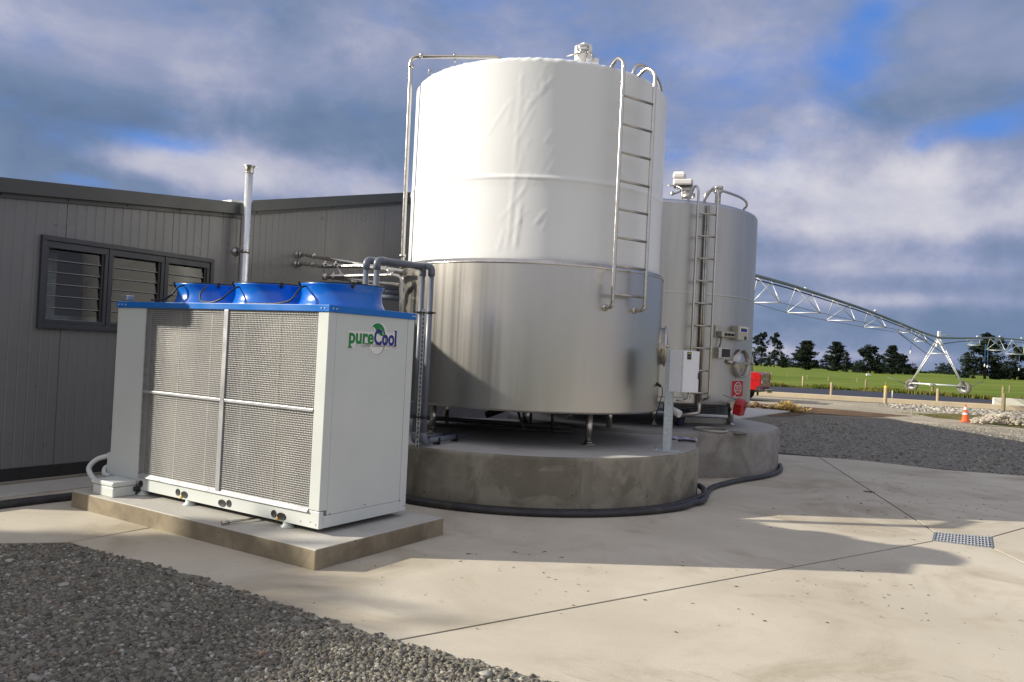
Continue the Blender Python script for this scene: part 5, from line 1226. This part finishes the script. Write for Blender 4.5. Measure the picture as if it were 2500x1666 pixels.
# ================================================================== BACKGROUND
def ptop(x, y, P): return onp(x, y, Vector((P.x, P.y, 0)), Vector((0, 1, 0)))
def post(x, yb, yt, w, mat, label, group, name="fence_post", extra=None, parent=None):
    P = onz(x, yb); T_ = ptop(x + (yb - yt) * .04, yt, P); h = T_.z
    q = MB(); q.lathe(P + Z_ * -.1, [(w, 0), (w * 1.02, .1), (w, h + .07), (w * .8, h + .1)], 12, cap1=True)
    o = q.build(name, mat, org=P); tag(o, label, "post", group)
    return o, P, h, w
G1 = "timber posts along the kerb and liner"
post(1960, 939.8, 918.8, .075, M_POST, "pale timber post at the liner edge nearest the red truck", G1)
post(2114, 947.5, 927, .085, M_POSTG, "green timber post at the liner edge left of the irrigator tower", G1)
o, P, h, w = post(2161, 983.5, 943, .085, M_POST, "timber post with a yellow painted top", G1)
q = MB(); q.lathe(P + Z_ * (h - .10), [(w * 1.04, 0), (w * 1.04, .10), (w * .85, .115), (0.001, .118)], 12); q.build("yellow_cap", M_YEL, o)
for x, yb, yt, lb in ((2029.5, 965.8, 934, "pale drilled post left of the yellow topped post"), (2289, 980.5, 949, "pale drilled post right of the yellow topped post")):
    o, P, h, w = post(x, yb, yt, .085, M_POST, lb, G1)
    for k in range(6):
        q = MB(); q.lathe(P + Vector((w * .72, -w * .72, .12 + k * (h - .2) / 5)), [(.024, .0), (.022, .006), (0, .003)], 10, ax=(Vector((.7, .7, 0)), Z_, Vector((.7, -.7, 0)))); q.build("drill_hole_shade", M_FLASH, o)  # black disc paints the shade inside a drilled hole
o, P, h, w = post(2276, 957.5, 936, .085, M_POSTG, "post with a white insulator behind the irrigator axle", G1)
q = MB(); q.box(P + Vector((-.14, -.06, h - .12)), (.28, .12, .16)); q.build("insulator_box", M_PW, o)
o, P, h, w = post(2449, 1004.5, 960, .085, M_POSTG, "tallest timber post standing in front of the white wall", G1)
q = MB(); q.lathe(P + Vector((-.03, .01, h - .02)), [(.055, 0), (.055, .30), (.045, .31)], 12, cap1=True); q.build("top_extension", M_POSTG, o)
q = MB(); P = onz(2178, 974); q.tube([P + Z_ * -.05, P + Z_ * .47], .026, 8); o = q.build("marker_stake", M_PW, org=P); tag(o, "thin white marker stake beside the yellow topped post", "stake")
for x, yb, lb in ((1845.5, 908.5, "first"), (1884, 916.3, "second"), (1924, 919.5, "third"), (1971, 924, "fourth"), (2022.5, 928, "fifth"), (2093, 931, "sixth"), (2163.5, 940, "seventh"), (2245.5, 937.5, "eighth"), (2464.5, 957, "ninth")):
    hpx = 7.5 if x < 2400 else 15
    post(x, yb, yb - hpx, .07, M_POSTG, {"first": "thin far post just above the red truck", "second": "thin far post right above the truck tail", "third": "thin far post between truck and pale liner post", "fourth": "thin far post right behind the pale liner post", "fifth": "thin far post behind the left drilled post", "sixth": "thin far post left of the green liner post", "seventh": "thin far post directly behind the yellow topped post", "eighth": "thin far post seen under the irrigator axle", "ninth": "thin pasture post right of the irrigator"}[lb], "thin fence posts out in the pasture", "pasture_post")
# traffic cone
P = onz(2356, 1030); CN = thing("traffic_cone", P, "orange traffic cone with white collars on the gravel", "cone")
hc = ptop(2357, 988, P).z
q = MB(); q.lathe(P, [(.135, .0), (.135, .03), (.118, .05), (.028, hc), (.0, hc + .005)], 20); q.build("body", M_OR, CN)
def collar(z0, z1, nm):
    r = lambda z: .118 + (.028 - .118) * (z - .05) / (hc - .05) + .002
    q = MB(); q.lathe(P, [(r(z0), z0), (r(z1), z1)], 20); q.build(nm, M_PW, CN)
collar(hc * .70, hc * .86, "reflective_collar"); collar(hc * .42, hc * .52, "reflective_collar")
q = MB(); q.box(P + Z_ * .008, (.27, .27, .03)); q.build("base", M_OR, CN, bevel=.01)
# rock pile
RP = thing("rock_pile", onz(2440, 1034), "heap of pale rocks right of the traffic cone", "rock pile")
def rock(c, r, seed):
    rr = random.Random(seed); bm = bmesh.new(); bmesh.ops.create_icosphere(bm, subdivisions=1, radius=1)
    sx = (rr.uniform(.8, 1.3), rr.uniform(.7, 1.1), rr.uniform(.55, .85))
    vs = [c + Vector((v.co.x * sx[0], v.co.y * sx[1], v.co.z * sx[2])) * (r * rr.uniform(.82, 1.15)) for v in bm.verts]; bm.verts.index_update()
    fs = [tuple(v.index for v in f.verts) for f in bm.faces]; bm.free(); return vs, fs
M_ROCK = mk("pale_rock", (.40, .355, .28), .9, var=.2, vs=4, bump=.3, bs=15)
r = random.Random(12)
for k in range(150):
    x = r.uniform(2372, 2500); y = r.uniform(1027, 1037) + (x - 2372) * .030; c = onz(x, y); hgt = max(0, 1 - abs((x - 2440) / 75)) * .28 * r.random()
    vs, fs = rock(c + Z_ * (.03 + hgt), r.uniform(.04, .11), k); q = MB(); q.add(vs, fs); q.build("rock", M_ROCK, RP)
# soil clods and straw beyond the slab
SM = thing("soil_mound", onz(1845, 990), "row of dark brown soil clods behind the concrete slab", "soil mound")
for k in range(26):
    x = r.uniform(1780, 1895); c = onz(x, 989 + (x - 1780) * .05 + r.uniform(-1, 5)); vs, fs = rock(c + Z_ * .03, r.uniform(.07, .17) * (1.2 if x < 1850 else .9), 200 + k); q = MB(); q.add(vs, fs); q.build("clod", M_SOIL, SM)
vs = []; fs = []
for k in range(2200):
    x = r.gauss(1925, 20); c = onz(x, 1000 + (x - 1925) * .10 + r.uniform(-3.5, 3.5)); c.z = r.random() ** 2 * .30 * max(0, 1 - abs(x - 1922) / 42); a = r.uniform(0, 6.28); d = Vector((math.cos(a), math.sin(a), r.uniform(-.4, .6))) * r.uniform(.06, .2)
    n_ = Vector((-d.y, d.x, 0)).normalized() * .012; b = len(vs); vs += [c - n_, c + n_, c + d + n_, c + d - n_]; fs.append((b, b + 1, b + 2, b + 3))
q = MB(); q.add(vs, fs); o = q.build("straw_heap", M_STRAW); tag(o, "loose golden straw spilled at the corner of the slab", "straw", kind='stuff')
# white trough and sheep out in the pasture
P = onz(2119, 917); q = MB(); s_ = P.y / FPX; q.box(P + Z_ * .15, (9 * s_, 4 * s_, .5)); q.box(P + Vector((6 * s_, 0, .05)), (4 * s_, 3 * s_, .25)); o = q.build("water_trough", M_PW, bevel=.1); tag(o, "small white trough alone in the green pasture", "trough")
for k, (x, y) in enumerate(((1866.5, 893.8), (1877, 894.3), (1892, 895.0), (1906, 896.5), (1912.5, 896.8))):
    P = onz(x, y + .8); S_ = thing("sheep", P, ["leftmost tiny white sheep by the far trees", "second tiny white sheep from the silo by the far trees", "middle tiny white sheep of the row by the far trees", "fourth tiny white sheep from the silo, close beside the last", "rightmost tiny white sheep by the far trees"][k], "sheep", "sheep grazing by the far trees")
    q = MB(); q.ball(P + Z_ * .62, .38, 8, 6, (1.35, .75, .85)); q.build("fleece", M_TWHITE, S_)
    q = MB(); q.ball(P + Vector((.58, 0, .55)), .15, 6, 5, (1.2, .8, 1)); q.build("head", M_TWHITE, S_)
    for dx in (-.28, .28):
        for dy in (-.12, .12): q = MB(); q.tube([P + Vector((dx, dy, -.09)), P + Vector((dx, dy, .5))], .045, 5); q.build("leg", M_TWHITE, S_)
# red pickup
def pickup():
    P = onz(1838, 978); D = P.y; P.z = -.045
    fx = Vector((-.85, .53, 0)).normalized(); fy = Vector((-fx.y, fx.x, 0))
    if fy.y < 0: fy = -fy
    rear = atd(1856, 940, D - .2); O = Vector((rear.x, rear.y, -.045))            # near rear corner
    TR = thing("pickup_truck", O + fx * 2.6 + fy * .9, "bright red pickup truck partly hidden behind the far silo", "pickup truck")
    def bx(q, x0, x1, y0, y1, z0, z1, mi=0): q.box(O + fx * ((x0 + x1) / 2) + fy * ((y0 + y1) / 2) + Z_ * ((z0 + z1) / 2), (x1 - x0, y1 - y0, z1 - z0), (fx, fy, Z_), mi); return q
    W_ = 1.8
    q = MB(); prof = [(.0, .62), (.02, 1.22), (.08, 1.30), (1.7, 1.32), (1.75, 1.34), (1.75, .48), (1.50, .48), (1.42, .72), (1.20, .86), (.92, .86), (.70, .72), (.62, .52), (.15, .52)]
    q.prism([O + fx * x + Z_ * z for x, z in prof], fy * W_); q.build("tray", M_RED, TR, bevel=.03)
    prof = [(1.76, .48), (1.76, 1.34), (1.95, 1.86), (2.1, 1.90), (3.2, 1.88), (3.85, 1.36), (5.0, 1.22), (5.2, 1.05), (5.22, .55), (4.85, .48), (4.75, .72), (4.5, .86), (4.2, .86), (3.98, .72), (3.88, .48)]
    q = MB(); q.prism([O + fx * x + Z_ * z for x, z in prof], fy * W_); q.build("cab", M_RED, TR, bevel=.04)
    q = MB(); q.prism([O - fy * .01 + fx * x + Z_ * z for x, z in ((2.05, 1.40), (2.18, 1.80), (3.1, 1.79), (3.6, 1.40))], fy * (W_ + .02)); q.build("side_window", M_FLASH, TR)
    q = MB(); q.prism([O + fx * -.012 + fy * y + Z_ * z for y, z in ((.28, .66), (W_ - .28, .66), (W_ - .28, 1.26), (.28, 1.26))], fx * .03); q.build("tailgate", mk("tailgate_steel", (.32, .20, .17), .22, metal=.6, var=.6, vs=7), TR, bevel=.01)
    q = MB(); bx(q, -.02, .05, .40, W_ - .40, .98, 1.05); q.build("tailgate_handle", M_SS, TR)
    for y in (.01, W_ - .25):
        q = MB(); bx(q, -.03, .10, y, y + .24, .78, 1.24); tl = q.build("tail_light", mk("tail_light_red", (.30, .01, .015), .15, coat=1), TR, bevel=.02); ORG[tl] = ORG[TR]
        q = MB(); bx(q, -.036, -.02, y + .04, y + .20, .86, .95); q.build("reverse_lens", M_PW, tl)
    q = MB(); bx(q, -.16, .05, -.02, W_ + .02, .46, .60); q.build("bumper", M_FLASH, TR, bevel=.03)
    q = MB(); bx(q, -.18, -.10, .1, W_ - .1, .52, .57); bx(q, -.30, -.1, .86, .94, .40, .46); q.build("tow_bar", M_SS, TR)
    q = MB(); q.prism([O - fy * .005 + fx * x + Z_ * z for x, z in ((.0, .98), (.60, .98), (1.74, 1.00), (1.74, .965), (.60, .945), (.0, .945))], fy * .006); q.build("crease_shade", mk("dark_red_line", (.20, .004, .006), .4), TR)  # darker red strip paints the shade along the crease
    q = MB(); bx(q, .005, .16, -.004, .02, .50, .70); q.build("rear_corner", M_FLASH, TR)
    q = MB(); bx(q, .3, 4.9, .2, W_ - .2, .40, .55); q.build("chassis", M_FLASH, TR)
    for x in (1.06, 4.36):
        for y in (.02, W_ - .24):
            c = O + fx * x + fy * y + Z_ * .37
            q = MB(); q.lathe(c, [(.20, .0), (.33, .0), (.37, .03), (.37, .19), (.33, .22), (.2, .22)], 24, ax=(fx, Z_, fy)); wh = q.build("wheel", M_TYRE, TR); ORG[wh] = ORG[TR]
            q = MB(); q.lathe(c, [(0.001, .05), (.17, .03), (.205, .0), (.205, .22), (0.001, .2)], 18, ax=(fx, Z_, fy)); q.build("rim", M_SS, wh)
    q = MB(); bx(q, .52, .56, .0, .22, .22, .50); bx(q, .52, .56, W_ - .24, W_, .22, .50); q.build("mud_flap", M_RUB, TR)
pickup()
# ---- centre-pivot irrigator
IR = None
def irrigator():
    Pa = Vector((12.2, 40, 0)); Pb = Vector(((2292 - 1250) / FPX * 65, 65, 0)); dl = (Pb - Pa).normalized(); nl = Vector((-dl.y, dl.x, 0)); perp = Vector((dl.y, -dl.x, 0))
    IRR = thing("pivot_irrigator", Pb, "long galvanised centre pivot irrigator arching over the pasture on a wheeled tower", "irrigator")
    on = lambda x, y: onp(x, y, Pb, nl)
    def chain(px): return [on(*p) for p in px]
    L = chain([(1780, 655), (1846.6, 673.5), (1918, 693), (1969, 709), (2037, 731), (2117.5, 758.5), (2194, 788.5), (2250, 811), (2292, 825)])
    Rr = chain([(2292, 825), (2353, 826), (2404, 825.6), (2442, 826.2), (2500, 831.5), (2600, 845)])
    q = MB(); q.tube(catmull(L, 5), .085, 8); q.build("span_pipe", M_PIPED, IRR)
    q = MB(); q.tube(catmull(Rr, 5), .085, 8); q.build("span_pipe", M_PIPED, IRR)
    q = MB(); q.tube(catmull([p + Z_ * -.20 for p in L[:-1]] + [L[-1] + Z_ * -.55], 5), .035, 6); q.build("power_cable", M_RUB, IRR)
    q = MB(); q.tube(catmull([Rr[0] + Z_ * -.55] + [p + Z_ * -.28 for p in Rr[1:]], 5), .035, 6); q.build("power_cable", M_RUB, IRR)
    bars = [((1836, 741), (1904, 737), [(1850, 678), (1884, 689)]), ((1920, 765.8), (2002.8, 762.2), [(1943, 703), (1982.6, 717)]), ((2016.6, 784.5), (2087.8, 781.3), [(2034.6, 733), (2073, 745)]),
            ((2106.9, 799.8), (2163.2, 799), [(2119, 762), (2150, 774)]), ((2193, 812.6), (2224.8, 812.6), [(2194, 789), (2226, 802)]), ((2229, 833.4), (2264, 833.8), [(2238, 807), (2252, 812)])]
    barsR = [((2360.6, 843.7), (2392.5, 842.5), [(2362, 827), (2391, 826)]), ((2407.8, 855.5), (2453.7, 855.5), [(2417, 827), (2441, 829)]), ((2452, 865), (2500, 865), [(2470, 831), (2497, 835)])]
    for grp in (bars, barsR):
        ends = []
        for (a, b, nodes) in grp:
            mid = on((a[0] + b[0]) / 2, (a[1] + b[1]) / 2); D = mid.y
            px1 = (perp.x - perp.y * mid.x / mid.y) / D * FPX; h = abs((b[0] - a[0]) / 2 / px1)
            E = [mid - perp * h, mid + perp * h]
            if E[0].x > E[1].x: E = E[::-1]
            q = MB(); q.tube(E, .035, 6); q.build("truss_bar", M_GALVT, IRR)
            for nd in nodes:
                n3 = on(*nd)
                for ee in E: q = MB(); q.tube([n3, ee], .027, 6); q.build("truss_brace", M_GALVT, IRR)
            ends.append(E)
        for i in range(len(ends) - 1):
            for j in (0, 1): q = MB(); q.tube([ends[i][j], ends[i + 1][j]], .016, 5); q.build("truss_rod", M_PIPED, IRR)
    # tower
    hL = 64 * 65 / FPX / abs(perp.x - perp.y * Pb.x / Pb.y)
    wl, wr = Pb - perp * hL, Pb + perp * hL
    if wl.x > wr.x: wl, wr = wr, wl
    fix = on(2282, 948); sh = 0.0
    zc = .53; top = L[-1]
    for w_, nm in ((wl, 'l'), (wr, 'r')):
        c = w_ + Z_ * (zc - .06)
        q = MB(); q.lathe(c, [(.30, -.13), (.44, -.14), (.50, -.10), (.51, 0), (.50, .10), (.44, .14), (.30, .13)], 28, ax=(perp, Z_, dl))
        for k in range(24):
            a = 2 * math.pi * k / 24; d = perp * math.cos(a) + Z_ * math.sin(a); q.box(c + d * .515, (.035, .05, .25), (d, dl.cross(d), dl))
        wh = q.build("wheel", mk("muddy_tyre", (.17, .155, .13), .9, var=.4, vs=6), IRR); ORG[wh] = ORG[IRR]
        q = MB(); q.lathe(c, [(.30, -.12), (.26, -.06), (.10, -.05), (.08, -.16), (0.001, -.17)], 20, ax=(perp, Z_, dl)); q.lathe(c, [(.30, .12), (.0, .08)], 20, ax=(perp, Z_, dl)); q.build("rim", M_GALVT, wh)
        q = MB(); q.box(c + dl * -.14, (.2, .22, .2), (perp, Z_, dl)); q.build("gearbox", M_FLASH, IRR)
    off = -dl * .24
    q = MB(); q.tube([wl + Z_ * .62 + off, wr + Z_ * .60 + off], .075, 10); q.build("axle_beam", M_GALVT, IRR)
    for w_ in (wl, wr):
        for s_ in (-.28, .28):
            q = MB(); q.tube([w_ + off + Z_ * .62 + dl * (s_ * .2), top + dl * (s_ * 1.6) + Z_ * -.10], .052, 8); q.build("tower_leg", M_GALVT, IRR)
    for s_ in (-.28, .28):
        q = MB(); f = .66; a = (wl + off + Z_ * .62).lerp(top + dl * s_ * 1.6, f); b = (wr + off + Z_ * .62).lerp(top + dl * s_ * 1.6, f); q.tube([a, b], .045, 6); q.build("tower_brace", M_GALVT, IRR)
    # stays from the span to the tower
    for E_, w_ in ((on(2193, 812.6), wl), (on(2224, 812.6), wr)):
        q = MB(); q.tube([E_, (w_ + Z_ * .62).lerp(top, .62)], .03, 6); q.build("stay_rod", M_PIPED, IRR)
    q = MB(); q.box(top + Z_ * .30, (.20, .20, .45)); q.box(top + Z_ * -.48, (.36, .3, .5)); q.build("tower_box", M_PW, IRR, bevel=.03)
    q = MB(); q.tube([top + Z_ * .18, top + dl * 4.2 + Z_ * .42], .04, 6); q.build("stay_arm", M_GALVT, IRR)
    for w_, (x, y) in ((wr, (2401, 930.5)), (wl, (2167, 921))):
        q = MB(); q.tube([w_ + Z_ * .35, atd(x, y, w_.y)], .03, 6); q.build("guard_rod", M_PIPED, IRR)
    for (x, y0, y1) in ((2224, 834, 857), (2406, 840, 890), (2412, 856, 893), (2489, 868, 900)):
        a = on(x, y0); b = on(x - (y1 - y0) * .04, y1); q = MB(); q.tube([a, b], .022, 6); dh = q.build("drop_hose", M_BLUEH, IRR); ORG[dh] = ORG[IRR]
        q = MB(); q.lathe(b + Z_ * -.25, [(.0, 0), (.07, .05), (.05, .25), (.02, .3)], 8); q.build("sprinkler", M_PW, dh)
    for p in (on(1966, 705), on(2137, 759), on(2386, 822), on(2494, 826), on(2441, 822)):
        q = MB(); q.ball(p, .11, 8, 6, (1, 1, .8)); q.build("pipe_fitting", M_GALVT, IRR)
irrigator()

# ---- trees
def foliage(c, h, w, seed, style, n=46, k=60):
    r = random.Random(seed); vs = []; fs = []
    def clump(cc, cr, sx, sz, kk):
        for j in range(kk):
            d = Vector((r.gauss(0, 1), r.gauss(0, 1), r.gauss(0, 1))); d.normalize(); d *= r.random() ** .4
            p = cc + Vector((d.x * sx, d.y * sx, d.z * sz)) * cr; s_ = w * r.uniform(.012, .040)
            e1 = Vector((r.gauss(0, 1), r.gauss(0, 1), r.gauss(0, .6))).normalized(); e2 = e1.cross(Vector((r.gauss(0, 1), r.gauss(0, 1), r.gauss(0, 1)))).normalized()
            b = len(vs); vs.extend([p - e1 * s_, p + e1 * s_ + e2 * s_ * .3, p + e2 * s_]); fs.append((b, b + 1, b + 2))
    if style == 'pine':                                     # layered branches, each sweeping out on its own side
        tiers = 13
        for i in range(tiers):
            u = (i + .3) / tiers; reach = w * .62 * ((1 - u) ** .7 + .06)
            for q_ in range(r.randint(5, 8)):
                a = r.uniform(0, 6.28); ln = reach * r.uniform(.45, 1.15); z = h * (u * 1.02 + r.uniform(-.02, .03))
                for f in (.25, .55, .85, 1.0):
                    clump(c + Vector((math.cos(a) * ln * f, math.sin(a) * ln * f * .8, z + ln * f * .22)), w * .075 * r.uniform(.6, 1.3), 1.5, .55, 46)
    else:
        w *= 1.22; h *= 1.10
        lobes = [(r.uniform(-.30, .30) * w, r.uniform(.18, .45) * h, r.uniform(.24, .34) * w) for _ in range(4)] + [(r.uniform(-.26, .26) * w, r.uniform(.55, .80) * h, r.uniform(.17, .27) * w) for _ in range(4)] + [(r.uniform(-.12, .12) * w, .86 * h, .15 * w), (-.28 * w, .10 * h, .22 * w), (.28 * w, .10 * h, .22 * w)]
        if style == 'open': lobes = [(x * 1.15, z, R * .98) for x, z, R in lobes]
        for (x, z, R) in lobes:
            for q_ in range(14):
                d = Vector((r.gauss(0, 1), r.gauss(0, 1), r.gauss(0, .8))).normalized() * r.uniform(.35, 1.08)
                clump(c + Vector((x + d.x * R, d.y * R, max(.02 * h, z + d.z * R * .85))), R * .34 * r.uniform(.5, 1.25), 1.1, .8, 60)
    q = MB(); q.add(vs, fs); return q
def tree(x, yb, yt, wpx, style, label, seed, mat=None, D=None, n=46, name=None):
    P = onz(x, yb) if D is None else Vector(((x - 1250) / FPX * D, D, -.05)); s_ = P.y / FPX; h = (yb - yt) * s_ * 1.02; w = wpx * s_
    P = Vector((P.x, P.y, -.09)); TT = thing(name or ("pine_tree" if style in ('pine', 'open') else "broadleaf_tree"), P, label, "tree", "dark trees along the far edge of the pasture")
    foliage(P, h, w, seed, style, n).build("crown", mat or M_PINE, TT)
    r = random.Random(seed); q = MB(); q.tube([P, P + Z_ * h * .5 + Vector((r.uniform(-.5, .5), 0, 0)), P + Z_ * h * .92], [w * .035, w * .022, w * .006], 7)
    for k in range(9):
        u = r.uniform(.2, .8); a = r.uniform(0, 6.28); p0 = P + Z_ * h * u; q.tube([p0, p0 + Vector((math.cos(a), math.sin(a), r.uniform(.2, .6))) * w * .36 * (1.1 - u)], [w * .013, w * .004], 5)
    q.build("trunk", M_BARK, TT)
TL = [(1858, 894, 813, 46, 'round', "tall dark tree right against the silo flank"), (1890, 896, 816, 44, 'round', "tall dark tree with a rounded top second from the silo"), (1911, 898, 871, 30, 'pine', "short bushy tree between the two tall groups of trees"),
      (1967, 903, 836, 72, 'pine', "broad dark conifer with spreading side branches"), (2040, 906, 838, 58, 'pine', "ragged conifer with light gaps near its top"), (2066, 908, 860, 24, 'pine', "slim low conifer at the right foot of the ragged conifer"),
      (2124, 911, 851, 64, 'round', "windswept rounded tree left of the irrigator stay"), (2176, 914, 846, 50, 'pine', "tall tree with pointed crown just left of the irrigator tower"), (2208, 914, 868, 48, 'round', "lower rounded tree at the left foot of the irrigator tower"),
      (2404, 925, 818, 92, 'open', "very tall open branched tree behind the right irrigator span"), (2478, 927, 848, 76, 'open', "gappy tree at the right edge of the picture")]
for i, (x, yb, yt, w, st, lb) in enumerate(TL):
    tree(x, yb, yt, w, st, lb, 40 + i, n=115 if st != 'open' else 85)
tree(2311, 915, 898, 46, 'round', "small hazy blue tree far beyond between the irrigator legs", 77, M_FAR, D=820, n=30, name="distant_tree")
def hedge(x0, x1, y0, y1, hpx, D, mat, label, seed, n):
    r = random.Random(seed); vs = []; fs = []
    for i in range(n):
        u = r.random(); x = x0 + (x1 - x0) * u; P = atd(x, y0 + (y1 - y0) * u, D); s_ = D / FPX
        hh = hpx * s_ * (.6 + .4 * math.sin(u * 37 + math.sin(u * 91))) * r.random() ** .6
        p = Vector((P.x, P.y + r.uniform(-3, 3), max(-.1, P.z - hpx * s_) + hh)); sz = s_ * r.uniform(1.0, 2.6)
        e1 = Vector((r.gauss(0, 1), r.gauss(0, .4), r.gauss(0, .5))).normalized() * sz; e2 = Vector((r.gauss(0, .5), r.gauss(0, .3), 1)).normalized() * sz
        b = len(vs); vs += [p - e1, p + e1, p + e2]; fs.append((b, b + 1, b + 2))
    q = MB(); q.add(vs, fs); o = q.build("hedge", mat, org=(vs[0][0], vs[0][1], 0)); tag(o, label, "hedge", kind='stuff')
hedge(1905, 2235, 886, 905, 24, 404, M_BUSH, "low dark hedge filling the gaps between the far trees", 3, 6000)
hedge(2225, 2520, 906, 924, 9, 520, M_BUSH, "thin dark hedge line beyond the irrigator tower", 5, 2200)
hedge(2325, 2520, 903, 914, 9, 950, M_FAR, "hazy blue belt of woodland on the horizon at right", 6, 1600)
hedge(1500, 1860, 866, 886, 26, 430, M_BUSH, "dark tree belt behind the silos", 9, 2500)

# ---- shelter hedge added out of view on the left to shade the foreground gravel
def shading():
    r = random.Random(15); vs = []; fs = []; X0 = -21.0
    def topz(y): return 7.97 + .09 * math.sin(y * 2.1) + .06 * math.sin(y * 5.3 + 1)
    for k in range(17000):
        y = 5.52 - r.random() * 19.5; z = r.random() ** .8 * topz(y) + r.gauss(0, .05); x = X0 + r.uniform(-.8, .8); sz = r.uniform(.10, .30)
        p = Vector((x, y - abs(r.gauss(0, .05)), max(-.05, z))); e1 = Vector((r.gauss(0, .5), r.gauss(0, 1), r.gauss(0, 1))).normalized() * sz; e2 = Vector((r.gauss(0, .5), r.gauss(0, 1), r.gauss(0, 1))).normalized() * sz
        b = len(vs); vs += [p - e1, p + e1, p + e2]; fs.append((b, b + 1, b + 2))
    q = MB(); q.add(vs, fs)
    for k in range(13): y1 = 5.50 - k * 1.5; q.box((X0, y1 - .75, 4), (1.0, 1.5, 2 * (min(topz(y1), topz(y1 - 1.5)) - .07 - 4) + 0.0), None); q.box((X0 + .01, y1 - .75, 2.2), (.9, 1.5, 4.6), None)
    o = q.build("shading_hedge", M_BUSH, org=(X0, 0, 0)); tag(o, "tall dark shelter hedge added out of view at left to cast the foreground shadow", "hedge", kind='stuff')
shading()
